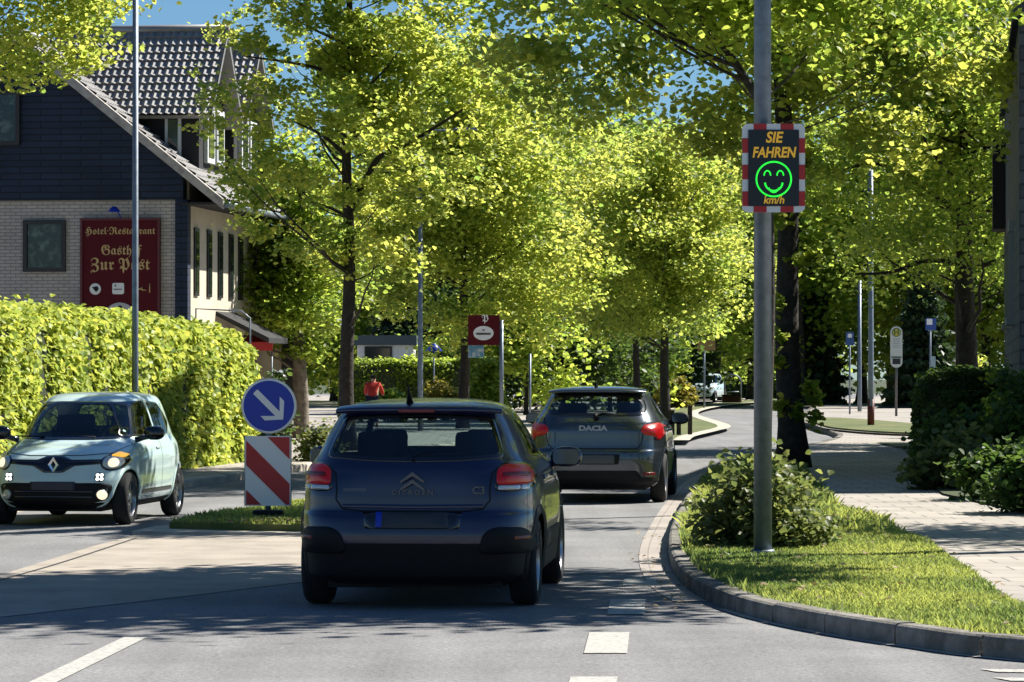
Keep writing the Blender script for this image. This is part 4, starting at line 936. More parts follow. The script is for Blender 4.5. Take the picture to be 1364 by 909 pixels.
tree('street_tree', 'small garden tree off the right edge shading the pavement', (8.7, 35.6), 6.2, .1, 2.6, 1.9, n=9000, size=.1, lm='leaf_mid', clumps=90, seed=37, group='trees leaning over the junction', spread=.3)

# belt of trees across the back
bgk = [('tall green tree of the wood behind the bus stop', 'leaf_mid'), ('deep green tree in the wood across the bend', 'leaf_dark'), ('mid green broad tree in the wood beyond the road', 'leaf_mid')]
rnd = random.Random(8); k = 0
belt = []
for px in range(330, 1500, 62):
    Y = rnd.uniform(150, 185) if px < 700 else rnd.uniform(165, 215)
    if px > 1040: Y = rnd.uniform(152, 175)
    belt.append((px + rnd.uniform(-15, 15), Y, rnd.uniform(13, 17) if px > 500 else rnd.uniform(7.5, 8.5)))
words_ = ['behind the left lamp post', 'left of the garage roof', 'behind the white garage', 'behind the grey lamp post', 'left of the red signpost', 'behind the red signpost', 'right of the red signpost', 'above the dark blue car', 'above the slate grey car',
          'behind the thin lime trunk', 'above the yellow bush', 'above the pale blue car', 'left of the speed display', 'behind the speed display', 'right of the speed display', 'above the black parked car', 'behind the bus stop sign', 'above the clipped hedge', 'at the right edge']
for (px, Y, h), wd_ in zip(belt, words_):
    lm = 'leaf_bright' if k % 4 == 1 else 'leaf_mid' if (px > 1000 or k % 2 == 0) else 'leaf_dark'
    tree('woodland_tree', 'large tree in the wood ' + wd_, (at(px, Y), Y), h, .28, .8, 5.2, 4.0, n=9500, size=.3, lm=lm, clumps=150, seed=50 + k, group='wood behind the road', spread=.75, limbs=6, quad=True, zoff=0, drop=1.5); k += 1
for i, (px, Y, h, wd_) in enumerate((                                     (975, 225, 11, 'beyond the pale blue car'), (1010, 205, 9, 'behind the galvanised mast'), (530, 140, 8.5, 'behind the white garage'), (345, 92, 8.6, 'between hotel and ivy lime tree'), (600, 136, 7, 'beyond the round bushes'), (1085, 165, 8, 'behind the big black trunk'), (1230, 150, 8, 'behind the blue bus stop flag'))):
    conifer('dark conifer ' + wd_, at(px, Y), Y, h, 2.0 if i != 3 else 1.1, n=7000, seed=80 + i, size=.22 if Y > 120 else .15)

for i, (px, Y, h, wd_) in enumerate(((650, 132, 5.5, 'left of the red signpost'), (700, 126, 6, 'left of the slate grey car roof'), (750, 134, 6.5, 'above the slate grey car roof'), (812, 138, 6, 'left of the thin lime trunk'), (868, 144, 6.5, 'between the two far lime trunks'), (888, 165, 5, 'behind the stout lime trunk'))):
    tree('woodland_shrub', 'dark leafy thicket ' + wd_, (at(px, Y), Y), h, .1, .1, 2.5, 2.0, n=6500, size=.2, lm=('leaf_dark', 'leaf_mid')[i % 3 == 1], clumps=110, seed=150 + i, group='thicket under the avenue trees', spread=.42, limbs=4, quad=True, zoff=0, cat='thicket')
# hedges and shrubs
def hedge(name, label, line, wd, h, m, n, size, core=(.02, .03, .01), seed=1, cat='hedge', group=None, z0=.1, ragged=.08, endr=.5, dip=0):
    """clipped hedge along a 2D line; leaves on a dark twiggy core, rounded at the ends and top"""
    L = smooth_line(line, .3); T = empty(name, (*L[0], 0), 0, label=label, cat=cat, group=group); o = np.array([L[0][0], L[0][1], 0])
    r = np.random.default_rng(seed); P = np.array(L); s_ = np.concatenate([[0], np.cumsum(np.hypot(*np.diff(P, axis=0).T))]); LT = s_[-1]
    def shape(t): return (1 - max(0, 1 - t / endr) ** 2.5 * .55) * (1 - max(0, 1 - (LT - t) / endr) ** 2.5 * .55)
    prof = [(-.46, 0), (-.47, .5), (-.44, .86), (-.34, .95), (0, .985), (.34, .95), (.44, .86), (.47, .5), (.46, 0)]
    v = []
    for i, p in enumerate(P):
        t = P[min(i + 1, len(P) - 1)] - P[max(i - 1, 0)]; t /= np.linalg.norm(t); k = shape(s_[i])
        for a, c in prof: v.append((p[0] + t[1] * a * wd * k - o[0], p[1] - t[0] * a * wd * k - o[1], z0 + c * (h - z0) * (.6 + .4 * k) * (1 - dip * (s_[i] / LT) ** 5) - .06 * (c > 0)))
    m_ = len(prof); f = [(i * m_ + j, i * m_ + j + 1, (i + 1) * m_ + j + 1, (i + 1) * m_ + j) for i in range(len(P) - 1) for j in range(m_ - 1)] + [tuple(range(m_)), tuple((len(P) - 1) * m_ + j for j in range(m_))]
    cm = M.get('hedge_core') or mat('hedge_core', core, .95); M['hedge_core'] = cm
    b = MB(); b.add(v, f); b.build('twigs', cm, T)
    A_ = np.array(prof); sl = np.concatenate([[0], np.cumsum(np.hypot(*np.diff(A_ * [wd, h], axis=0).T))]); t = r.uniform(-.02, LT + .02, n); tc = np.clip(t, 0, LT); q = r.uniform(0, sl[-1], n)
    a = np.interp(q, sl, A_[:, 0]); c = np.interp(q, sl, A_[:, 1]); e = .3
    pt = np.stack([np.interp(tc, s_, P[:, 0]), np.interp(tc, s_, P[:, 1])], 1); p2 = np.stack([np.interp(np.clip(tc + e, 0, LT), s_, P[:, 0]) - np.interp(np.clip(tc - e, 0, LT), s_, P[:, 0]), np.interp(np.clip(tc + e, 0, LT), s_, P[:, 1]) - np.interp(np.clip(tc - e, 0, LT), s_, P[:, 1])], 1); p2 /= np.linalg.norm(p2, axis=1)[:, None]
    k = np.array([shape(x) for x in tc]); bump_ = ragged * (np.sin(t * 2.3 + 3 * c) + np.sin(t * 5.1 - 4 * c + 1)) * .5; push = r.normal(0, ragged * .6, n) + bump_
    nx = p2[:, 1]; ny = -p2[:, 0]; cen = np.stack([pt[:, 0] + nx * (a * wd * k + np.sign(a) * push * (c < .93)), pt[:, 1] + ny * (a * wd * k + np.sign(a) * push * (c < .93)), z0 + c * (h - z0) * (.6 + .4 * k) * (1 - dip * (tc / LT) ** 5) + (c > .85) * np.abs(push) * 1.3 + r.normal(0, .02, n)], 1)
    out = np.stack([nx * np.sign(a) * (c < .93), ny * np.sign(a) * (c < .93), (c > .9) * .8], 1) * .7
    ends = max(200, int(n * wd / LT * .6)); 
    for sgn, idx in ((-1, 0), (1, -1)):
        aa = r.uniform(-.45, .45, ends); cc = r.uniform(0, .97, ends); tt = (P[1] - P[0] if idx == 0 else P[-1] - P[-2]); tt = tt / np.linalg.norm(tt); kk = shape(0); pr = r.uniform(.0, .16, ends) + .35 * wd * (1 - (aa / .46) ** 2) ** .5 * (1 - .6 * cc ** 3) * .5
        e3 = np.stack([P[idx][0] + tt[1] * aa * wd * kk + sgn * tt[0] * pr, P[idx][1] - tt[0] * aa * wd * kk + sgn * tt[1] * pr, z0 + cc * (h - z0) * (.6 + .4 * kk) * (1 - dip * (idx != 0))], 1); cen = np.concatenate([cen, e3]); out = np.concatenate([out, np.tile([sgn * tt[0] * .6, sgn * tt[1] * .6, .1], (ends, 1))])
    leaves('foliage', cen - o, size, M[m], T, seed, up=.25, outward=out); return T
hedge('hedge', 'long yellow green hedge in front of the hotel gable', [(-9.2, 33), (-7.95, 42), (-6.9, 50), (-5.8, 58), (-5.15, 62.8)], 1.6, 2.55, 'leaf_hedge', 90000, .095, seed=3, ragged=.08, endr=2.4, dip=.13)
hedge('clipped_hedge', 'clipped dark hedge block beside the right pavement', [(9.0, 68.6), (9.55, 72.5)], 2.1, 1.68, 'leaf_dark', 14000, .09, seed=4, ragged=.05)
hedge('clipped_hedge', 'golden topped hedge in front of the white garage', [(-5.6, 118), (-.6, 119)], 1.0, 2.05, 'leaf_mid', 12000, .11, seed=5, ragged=.08)
def shrub(name, label, x, y, rx, ry, h, m, n, size, seed, z0=.1, cat='shrub', group=None, stems=14, spread=.12, flowers=None, droop=0, ex=1.15):
    r = np.random.default_rng(seed); T = empty(name, (x, y, z0), 0, label=label, cat=cat, group=group); b = MB(); C = []; k = max(20, n // 45)
    for i in range(k):
        d = r.normal(size=3); d[2] = abs(d[2]); d /= np.linalg.norm(d); rr = r.uniform(.3, 1) ** .6 * r.uniform(.75, ex); q = np.array([d[0] * rx * rr, d[1] * ry * rr, h * (.12 + .85 * d[2] * rr)])
        if i < stems: b.tube([(q[0] * .1, q[1] * .1, -.02), tuple(q * [.5, .5, .6]), tuple(q)], [.014, .010, .004], 5, False)
        C.append(q + r.normal(size=(max(4, n // k), 3)) * [spread, spread, spread * .8])
    b.build('stems', M['bark'], T); C = np.concatenate(C); C[:, 2] = np.maximum(C[:, 2], .02); leaves('foliage', C, size, M[m], T, seed)
    if flowers: leaves('blossom', C[::flowers] + [0, 0, .03], size * .8, M['blossom'], T, seed + 1)
    return T
M['blossom'] = leaf_mat('pale_blossom', (.6, .58, .5), (.4, .4, .35), .3)
M['leaf_gold'] = leaf_mat('golden_leaf', (.22, .2, .03), (.5, .45, .06), .4)
shrub('shrub', 'loose green shrub growing round the foot of the mast', 2.26, 31.0, .46, .6, .70, 'leaf_shrub', 6500, .062, 3, z0=.12, stems=46, spread=.10, ex=1.35)
shrub('shrub', 'small flowering rose bush at the kerb behind the keep-right sign', -3.4, 61, .36, .34, .62, 'leaf_shrub', 1500, .07, 4, flowers=14)
shrub('shrub', 'white flowering bush at the end of the long hedge', -5.25, 74, .5, .5, 1.5, 'leaf_dark', 2600, .1, 5, flowers=7)
shrub('shrub', 'yellow bush beyond the curved kerb', 7.25, 150, .8, .8, 1.2, 'leaf_gold', 3200, .14, 6)
shrub('shrub', 'small pale bush left of the yellow bush', 6.2, 152, .5, .5, 1.8, 'leaf_gold', 1200, .14, 16)
shrub('shrub', 'round clipped golden bush left of the red signpost', -2.15, 112, .85, .8, 1.45, 'leaf_gold', 4200, .11, 7)
shrub('shrub', 'tall bright bush right of the lime trunk by the signpost', -.95, 110, .75, .6, 2.5, 'leaf_bright', 4500, .12, 8)
shrub('shrub', 'low bright bush above the roof of the dark blue car', -3.9, 108, .8, .6, 1.1, 'leaf_mid', 2600, .11, 9)
GS = 'garden plants along the right pavement'
for i, (x, y, rx, h, m, n, sz, lb) in enumerate(((5.95, 38.5, .6, .75, 'leaf_dark', 3500, .08, 'dark garden shrub at the right edge of the pavement'), (6.1, 42.5, .6, .7, 'leaf_dark', 3200, .09, 'dark garden shrub second from the right edge'),
        (6.0, 46, .65, .85, 'leaf_shrub', 2600, .10, 'lighter leafy plant among the dark garden shrubs'), (6.6, 50, .8, 1.0, 'leaf_dark', 4500, .09, 'dark bushy shrub left of the lighter leafy plant'), (7.3, 56, .8, .9, 'leaf_dark', 3600, .09, 'dark shrub below the clipped hedge'),
        (8.0, 63, .6, .6, 'leaf_dark', 2200, .09, 'low dark plant at the foot of the clipped hedge'), (7.2, 46.5, 1.0, 1.7, 'leaf_dark', 6500, .1, 'tall dark shrub at the right edge under the stone house'), (9.3, 63, .8, 1.9, 'leaf_mid', 4500, .11, 'tall loose bush between clipped hedge and stone house'),
        (10.3, 66, .8, 2.2, 'leaf_bright', 4500, .12, 'bright bush behind the clipped hedge under the window'), (10.7, 82, .75, 2.0, 'leaf_bright', 3600, .12, 'bright leafy bush behind the clipped hedge top'))):
    shrub('shrub', lb, x, y, rx, rx, h, m, n, sz, 20 + i, group=GS)
sheet('garden_soil', [(5.75, 34), (5.65, 40), (5.5, 44), (6.0, 52), (7.2, 60), (7.9, 66), (8.0, 76), (14, 76), (14, 34)], .135, M['ground'])
# grass blades
def grass(name, label, poly, n, hgt, z, seed, wdt=.006, box_=None, fade=None, patch=True):
    r = np.random.default_rng(seed); P = np.array(poly); lo, hi = P.min(0), P.max(0)
    if box_: lo = np.maximum(lo, box_[0]); hi = np.minimum(hi, box_[1])
    x = r.uniform(lo[0], hi[0], n * 3); y = r.uniform(lo[1], hi[1], n * 3); k = pip(x, y, poly); x, y = x[k][:n], y[k][:n]; n = len(x)
    nz = np.sin(x * 2.1 + 1.3 * np.sin(y * .9)) * np.cos(y * 1.3 + x * .7) * .5 + .5; hh = hgt * r.uniform(.45, 1.35, n) * (.65 + .7 * nz); q = r.uniform(0, 6.283, n); ln = r.normal(0, .45, (n, 2)) * hh[:, None]
    c, s_ = np.cos(q) * wdt * (1 + y / 60), np.sin(q) * wdt * (1 + y / 60); B = np.stack([x, y, np.full(n, z)], 1)
    v = np.stack([B - np.stack([c, s_, 0 * c], 1), B + np.stack([c, s_, 0 * c], 1), B + np.stack([ln[:, 0] * .4 + c * .7, ln[:, 1] * .4 + s_ * .7, hh * .6], 1), B + np.stack([ln[:, 0], ln[:, 1], hh], 1)], 1).reshape(-1, 3)
    dry = np.clip(.5 + .5 * np.sin(x * 1.7 + y * .8) * np.sin(y * 1.1 - x) + r.normal(0, .25, n), 0, 1)
    o = np_mesh(name, v, np.arange(n * 4), M['blade'], None, False, np.repeat(dry, 4), 4); tag(o, label, 'grass', kind='stuff'); return o
VG = [p for p in VERGE]
grass('grass', 'short sunlit grass covering the verge inside the kerb', VG, 95000, .037, .11, 3, .0045, box_=((0, 19), (6, 34)))
grass('grass', 'grass on the far part of the verge under the tree', VG, 26000, .09, .11, 4, .009, box_=((0, 34), (6, 66)))
grass('grass', 'grass growing on the island around the keep-right sign', ISL, 36000, .055, .09, 5, .007)
# tufts along the kerb edges
grass('grass_tufts', 'tufts of grass hanging over the kerb edge', offset_line(KRn, .10) + offset_line(KRn, .2)[::-1], 9000, .08, .12, 9)
r = np.random.default_rng(12); k = r.integers(0, 1, 1)
def scatter(name, label, poly, n, size, z, m, seed):
    r = np.random.default_rng(seed); P = np.array(poly); lo, hi = P.min(0), P.max(0); x = r.uniform(lo[0], hi[0], n * 3); y = r.uniform(lo[1], hi[1], n * 3); k = pip(x, y, poly)
    C = np.stack([x[k][:n], y[k][:n], np.full(len(x[k][:n]), z)], 1); o = leaves(name, C, size, m, None, seed, up=3); tag(o, label, 'litter', kind='stuff')
M['dry_leaf'] = leaf_mat('dry_leaf', (.35, .27, .13), (.2, .15, .06), .15)
scatter('dry_leaves', 'pale dry leaves and daisies strewn over the verge grass', VERGE, 260, .045, .19, M['dry_leaf'], 4)
scatter('dry_leaves', 'dry leaves strewn on the island edge', [(-3.4, 36.0), (-1, 35.7), (-1, 36.6), (-3, 37)], 160, .05, .13, M['dry_leaf'], 5)
scatter('dry_leaves', 'bits of leaf litter lying in the gutter beside the kerb', [(.9, 24), (1.45, 24.5), (1.3, 30), (1.6, 36), (1.3, 36), (.95, 30)], 50, .035, .012, M['dry_leaf'], 6)

# ------------------------------------------------------------------ street furniture
# mast with the speed display
Yp = 29.7; Xp = at(1016, Yp)
T = empty('mast', (Xp, Yp, .11), 0, label='tall galvanised steel mast standing in the shrub on the verge', cat='mast')
MB().tube([(0, 0, -.05), (0, 0, 9.5)], [.079, .068], 20).build('pole', M['galv'], T)
MB().tube([(0, 0, 0), (0, 0, .05)], .1, 20).build('base_collar', M['galv'], T)
DX, DY = at(1030.5, Yp - .25), Yp - .25
zt, zb = hz(165, DY), hz(283, DY); zm = (zt + zb) / 2; hw_, hh_ = .268, (zt - zb) / 2
D = empty('speed_display', (DX, DY, 0), 0, label='lit speed display with a green smiling face inside a red and white border', cat='sign')
MB().box((0, .05, zm), (2 * hw_ - .06, .1, 2 * hh_ - .06), bev=.03).build('housing', M['black'], D)
MB().prism(rrect(-hw_, zm - hh_, hw_, zm + hh_, .05, 6), -.012, .0, 'xz').build('border', M['retro_white'], D)
b = MB(); bw = .052
for i in range(3):
    z = zm + hh_ * (.56 - i * .60) - .02
    for sg in (-1, 1): MB().box((sg * (hw_ - bw / 2), -.0135, z), (bw, .007, .125)).build('red_block', M['retro_red'], D)
for x in (-.115, .115):
    for sg in (-1, 1): MB().box((x, -.0135, zm + sg * (hh_ - bw / 2)), (.11, .007, bw)).build('red_block', M['retro_red'], D)
MB().prism(rrect(-hw_ + bw, zm - hh_ + bw, hw_ - bw, zm + hh_ - bw, .008, 3), -.024, -.012, 'xz').build('screen', M['display'], D)
def sy(py): return hz(py, DY)
text('lettering', 'SIE', .128, M['gold_lit'], D, (.0, -.03, sy(184)), shear=.18, bold=.0035, xs=.9)
text('lettering', 'FAHREN', .123, M['gold_lit'], D, (.0, -.03, sy(204)), shear=.18, bold=.0035, xs=.80)
text('lettering', 'km/h', .092, M['gold_lit'], D, (-.0, -.03, sy(267)), shear=.18, bold=.002, xs=.95)
b = MB(); zc = sy(239); rr = .148; P = [(rr * math.cos(q), -.03, zc + rr * math.sin(q)) for q in np.linspace(0, 2 * math.pi, 49)]
b.tube(P, .0072, 6, False)
for sg in (-1, 1): b.tube([(sg * .055 + .028 * math.cos(q), -.03, zc + .03 + .042 * math.sin(q)) for q in np.linspace(0.0, math.pi, 9)], .006, 6)
b.tube([(.075 * math.cos(q), -.03, zc - .025 + .075 * math.sin(q)) for q in np.linspace(math.pi * 1.02, math.pi * 1.98, 15)], .008, 6)
b.tube([(.045 * math.cos(q), -.03, zc - .055 + .058 * math.sin(q)) for q in np.linspace(math.pi * 1.1, math.pi * 1.9, 9)], .006, 6)
b.build('led_face', M['led'], D)
for z in (zm + .2, zm - .2): MB().box((-.0, .16, z), (.2, .16, .04)).build('bracket', M['galv'], D)

# keep-right sign on the island
Yk = 37.9; X0 = at(357, Yk)
T = empty('traffic_sign', (X0, Yk, 0), 0, label='round blue keep-right sign above a red and white striped panel on the island', cat='traffic sign')
zc = hz(541, Yk); rr = .298
MB().tube([(0, .04, 0), (0, .04, zc + .2)], .03, 12).build('post', M['galv'], T)
dsc = MB().prism(circle(.01, zc, rr, 48), -.012, .012, 'xz').build('blue_disc', M['sign_blue'], T)
MB().lathe([(rr - .02, -.016), (rr + .004, -.018), (rr + .006, .014), (rr - .02, .014)], 48, 'y', (.01, 0, zc)).build('rim', M['retro_white'], T)
d = Vector((1, 0, -1)).normalized(); n_ = Vector((1, 0, 1)).normalized(); cc = Vector((.02, 0, zc))
def q2(a, c): p = cc + d * a + n_ * c; return (p.x, p.z)
MB().prism([q2(-.225, -.034), (q2(.12, -.034)), q2(.005, -.15), q2(.075, -.15), q2(.21, 0), q2(.075, .15), q2(.005, .15), q2(.12, .034), q2(-.225, .034)], -.018, -.012, 'xz').build('arrow', M['retro_white'], T)
z1, z0 = hz(581, Yk), hz(674, Yk); xw = .25
pn = MB().prism(rrect(-xw, z0, xw, z1, .012, 3), -.01, .012, 'xz').build('striped_panel', M['retro_white'], T)
MB().tube([(-xw, 0, z0), (-xw, 0, z1)], .01, 6).tube([(xw, 0, z0), (xw, 0, z1)], .01, 6).build('panel_edge', M['galv'], pn)
def clip_poly(poly, x0, y0, x1, y1):
    def cl(P, f, g):
        o = []
        for i in range(len(P)):
            a, b_ = P[i - 1], P[i]
            if f(b_):
                if not f(a): o.append(g(a, b_))
                o.append(b_)
            elif f(a): o.append(g(a, b_))
        return o
    def gx(X): return lambda a, b_: (X, a[1] + (b_[1] - a[1]) * (X - a[0]) / (b_[0] - a[0]))
    def gy(Y): return lambda a, b_: (a[0] + (b_[0] - a[0]) * (Y - a[1]) / (b_[1] - a[1]), Y)
    for f, g in ((lambda p: p[0] >= x0, gx(x0)), (lambda p: p[0] <= x1, gx(x1)), (lambda p: p[1] >= y0, gy(y0)), (lambda p: p[1] <= y1, gy(y1))):
        if poly: poly = cl(poly, f, g)
    return poly
b = MB(); H_ = z1 - z0; s_ = .27; e = xw - .012
for c0_ in (.0, 2 * s_, -2 * s_):      # stripes fall to the right
    P = [(-xw * 2, z0 + H_ * .60 + c0_ + 1.0 * xw), (xw * 2, z0 + H_ * .60 + c0_ - 3 * xw), (xw * 2, z0 + H_ * .60 + c0_ - 3 * xw + s_), (-xw * 2, z0 + H_ * .60 + c0_ + xw + s_)]
    P = clip_poly(P, -e, z0 + .012, e, z1 - .012)
    if len(P) > 2: b.prism(P, -.016, -.0105, 'xz')
b.build('red_stripes', M['retro_red'], pn)
MB().box((0, .04, .13), (.34, .22, .08), bev=.03).build('foot', M['black'], T)

# lamp posts
def post(label, px, Y, h, r0, r1, m='galv', arm=None, band=None, name='lamp_post', z=.1):
    T = empty(name, (at(px, Y), Y, z), 0, label=label, cat='lamp post' if name == 'lamp_post' else 'post', group='grey posts along the street')
    p = MB().tube([(0, 0, -.05), (0, 0, h * .16), (0, 0, h)], [r0, r0 * .92, r1], 14).build('pole', M[m], T)
    MB().box((0, -r0 - .004, .7), (r0 * .9, .014, .34), bev=.005).build('hatch', M['galv'], T)
    if band: MB().tube([(0, 0, 0), (0, 0, band)], r0 + .012, 14).build('painted_base', M['rust_paint'], T)
    if arm:
        MB().tube([(0, 0, h - .05), (0, -.0, h + .25), (arm * .3, 0, h + .5), (arm, 0, h + .55)], .03, 8).build('arm', M[m], T)
        MB().box((arm * 1.25, 0, h + .55), (.55, .2, .09), bev=.03).build('lamp_head', M['galv'], T)
    return T
M['rust_paint'] = mat('oxide_paint', (.12, .02, .015), .6)
post('slender grey lamp post in front of the long hedge and hotel board', 180, 52, 8.2, .055, .042, arm=1.0)
post('grey lamp post seen between the lime trunks', 560, 92, 7.5, .075, .05, arm=1.0)
post('pale thin post behind the grass island at the bus stop', 1145, 136, 5.2, .085, .07, name='street_post')
post('grey post with a dark red foot on the bus stop grass island', 1160, 96, 8.6, .085, .065, band=.72, z=.2)
post('thin pole beyond the slate grey car left of the conifers', 706, 120, 2.2, .04, .04, name='street_post')

# red hotel signpost
T = empty('sign_post', (at(668, 92), 92, .1), 0, label='grey post carrying the wine red hotel board with a white oval', cat='sign')
MB().tube([(0, 0, -.05), (0, 0, 2.95)], .055, 12).build('post', M['galv'], T)
w0 = at(627, 92) - at(668, 92); zt, zb = hz(420, 92), hz(460, 92)
bd = MB().box((w0 / 2 - .06, 0, (zt + zb) / 2 - .1), (abs(w0) + .02, .06, zt - zb), bev=.01).build('board', M['wine'], T)
MB().prism(circle(w0 / 2 - .07, hz(444, 92) - .1, .27, 32, .19), -.045, -.031, 'xz').build('oval', M['white'], bd)
text('lettering', 'Kromb', .14, M['black'], bd, (w0 / 2 - .07, -.05, hz(447, 92) - .1), ext=.002) if False else MB().box((w0 / 2 - .07, -.05, hz(445, 92) - .1), (.38, .008, .055)).box((w0 / 2 - .07, -.05, hz(440, 92) - .1), (.07, .008, .03)).build('lettering', M['rim_dark'], bd)
text('lettering', fraktur('P'), .26, M['white'], bd, (w0 / 2 - .02, -.04, hz(425, 92) - .1))
MB().box((w0 + .14, .05, hz(468, 92) - .1), (.42, .03, .34), bev=.01).build('blue_notice', mat('faded_blue_notice', (.08, .22, .33), .5, noise=(8, (.4, .45, .45), .5, .6)), T)

# bus stop
T = empty('bus_stop_sign', (at(1194, 122), 122, .1), 0, label='white rounded bus stop flag with a yellow and green disc', cat='sign')
s = 122 / FPX; zt, zb = hz(435, 122) - .1, hz(490, 122) - .1; hwb = 8 * s
MB().tube([(0, .06, -.05), (0, .06, zt - .1)], .045, 10).build('post', M['rim_dark'], T)
fl = MB().prism(rrect(-hwb, zb, hwb, zt, hwb * .97, 8), -.02, .02, 'xz').build('flag', mat('pale_enamel', (.5, .54, .52), .4), T)
zc = zt - hwb * 1.02
MB().prism(circle(0, zc, hwb * .72, 28), -.028, -.02, 'xz').build('yellow_disc', mat('stop_yellow', (.55, .42, .03), .5), fl)
MB().lathe([(hwb * .6, -.032), (hwb * .74, -.032), (hwb * .74, -.028), (hwb * .6, -.028)], 28, 'y', (0, 0, zc)).build('green_ring', mat('stop_green', (.03, .16, .06), .5), fl)
text('lettering', 'H', .26, M['stop_h'] if 'stop_h' in M else mat('stop_letter', (.03, .14, .05), .5), fl, (0, -.034, zc), bold=.008)
b = MB()
for i in range(5): b.box((0, -.024, zc - hwb * 1.1 - i * .075), (hwb * 1.15, .006, .022))
b.build('timetable_lines', mat('grey_print', (.3, .33, .34), .6), fl)
MB().box((0, -.024, zb + hwb * 1.75), (hwb * 1.7, .006, .05)).build('green_bar', mat('stop_green_bar', (.02, .1, .04), .5), fl)
MB().box((0, -.026, zb + hwb * 1.05), (hwb * 1.3, .01, .2)).build('display', M['display'], fl)

def small_sign(name, label, px, Y, z, wd, h, color, rz=0, ph=None, extra=None):
    T = empty(name, (at(px, Y), Y, .1), rz, label=label, cat='sign')
    MB().tube([(0, .04, -.05), (0, .04, z + h / 2)], .035, 8).build('post', M['galv'], T)
    p = MB().prism(rrect(-wd / 2, z - h / 2, wd / 2, z + h / 2, .03, 3), -.01, .015, 'xz').build('panel', mat(name + '_panel', color, .4), T)
    if extra: MB().prism(extra, -.018, -.011, 'xz').build('symbol', M['white'], p)
    return T
zz = hz(436, 118)
small_sign('street_sign', 'small blue and white sign above the clipped hedge', 1240, 118, zz, .42, .42, (.01, .05, .24), .45, extra=rrect(-.18, zz - .02, .05, zz + .18, .02, 2))
zz = hz(455, 128)
small_sign('street_sign', 'small blue sign left of the pale bus stop posts', 1132, 128, zz, .3, .5, (.02, .07, .22), extra=rrect(-.08, zz + .04, .08, zz + .18, .02, 2))
MB_ = MB(); 
T = empty('notice_column', (at(1243, 118.6), 118.6, .1), 0, label='pale blue upright board below the blue and white sign', cat='sign'); MB().box((0, 0, 1.4), (.14, .1, 1.4), bev=.02).build('board', mat('pale_blue_board', (.25, .38, .42), .5), T); MB().box((0, 0, .35), (.05, .05, .75)).build('foot', M['galv'], T)
# round-topped frame and sign by the bend
T = empty('cycle_stand', (at(976, 176), 176, .1), 0, label='grey round-topped tubular stand by the far bend', cat='stand')
P = [(-.42, 0, 0), (-.42, 0, .9)] + [(.42 * math.cos(q), 0, 1.0 + .42 * math.sin(q)) for q in np.linspace(math.pi, 0, 12)] + [(.42, 0, .9), (.42, 0, 0)]
MB().tube(P, .04, 8).tube([(-.36, 0, .55), (.36, 0, .55)], .03, 6).build('tube_frame', M['galv'], T)
T = empty('direction_sign', (at(938, 150), 150, .1), 0, label='brown topped direction sign under the lime crown by the bend', cat='sign')
MB().tube([(0, 0, 0), (0, 0, 2.9)], .045, 8).build('post', M['galv'], T)
MB().box((.1, -.05, 2.72), (.75, .04, .45), bev=.01).build('panel', mat('ochre_panel', (.3, .18, .06), .6), T)
# timber stumps on the island edge by the slate car
T = empty('timber_fence', (at(903, 86), 86, .11), 0, label='short dark timber fence beside the slate grey car', cat='fence')
for x, h in ((-.14, .62), (.02, .56), (.30, .74)): MB().box((x, 0, h / 2), (.11, .09, h), bev=.01).build('fence_post', M['bark'], T)
MB().box((.06, -.055, .45), (.5, .03, .14)).build('rail', M['bark'], T)
# wooden box beside the cycle stand
T = empty('planter', (at(974, 172), 172, .1), 0, label='low red brown planter by the cycle stand', cat='planter')
MB().box((0, 0, .22), (.9, .5, .36), bev=.03).build('box', mat('redwood', (.12, .045, .03), .8), T); MB().box((0, 0, .41), (.96, .56, .05)).build('rim', M['bark'], T)

# white garage, parasol, awning
G = empty('garage', (-4.95, 126, .1), 0, label='small white garage with a flat grey roof behind the golden hedge', cat='building')
gx0, gx1 = at(474, 126) + 4.95, at(552, 126) + 4.95; gm = (gx0 + gx1) / 2; gw = gx1 - gx0
gz = hz(460, 126) - .1; gt = hz(447, 126) - .1
MB().box((gm, 2, gz / 2), (gw - .1, 4, gz)).build('wall', M['white'], G)
MB().box((gm, 2, (gz + gt) / 2), (gw + .15, 4.3, gt - gz)).build('roof', mat('grey_fascia', (.06, .085, .10), .7), G)
fr = MB().box((gm - .25, -.03, gz - .35), (1.0, .08, .6)).build('window', M['win_frame'], G); MB().box((gm - .25, -.075, gz - .35), (.86, .02, .48)).build('pane', M['win_dark'], fr)
T = empty('parasol', (at(578, 116), 116, .1), 0, label='small closed blue parasol right of the white garage', cat='parasol')
zt = hz(461, 116)
MB().tube([(0, 0, -.0), (0, 0, zt)], .025, 8).build('pole', M['galv'], T)
MB().lathe([(.02, zt), (.14, zt - .1), (.28, zt - .26), (.27, zt - .28), (.02, zt - .1)], 8, 'z').build('canopy', M['sign_blue'], T)
T = empty('awning', (at(358, 79.5) - .25, 79.8, 0), 0, label='short red awning by the hotel entrance', cat='awning')
zt = hz(455, 80)
MB().add([(-.35, 0, zt + .15), (.35, 0, zt + .15), (.35, -.5, zt - .02), (-.35, -.5, zt - .02), (.35, -.5, zt - .22), (-.35, -.5, zt - .22), (-.35, .0, zt + .05), (.35, .0, zt + .05)], [(0, 1, 2, 3), (3, 2, 4, 5), (0, 3, 5, 6), (1, 7, 4, 2), (6, 5, 4, 7)]).build('canopy', M['retro_red'], T)
MB().tube([(-.33, -.45, .1), (-.33, -.45, zt - .15)], .02, 6).tube([(.33, -.45, .1), (.33, -.45, zt - .15)], .02, 6).build('frame', M['galv'], T)

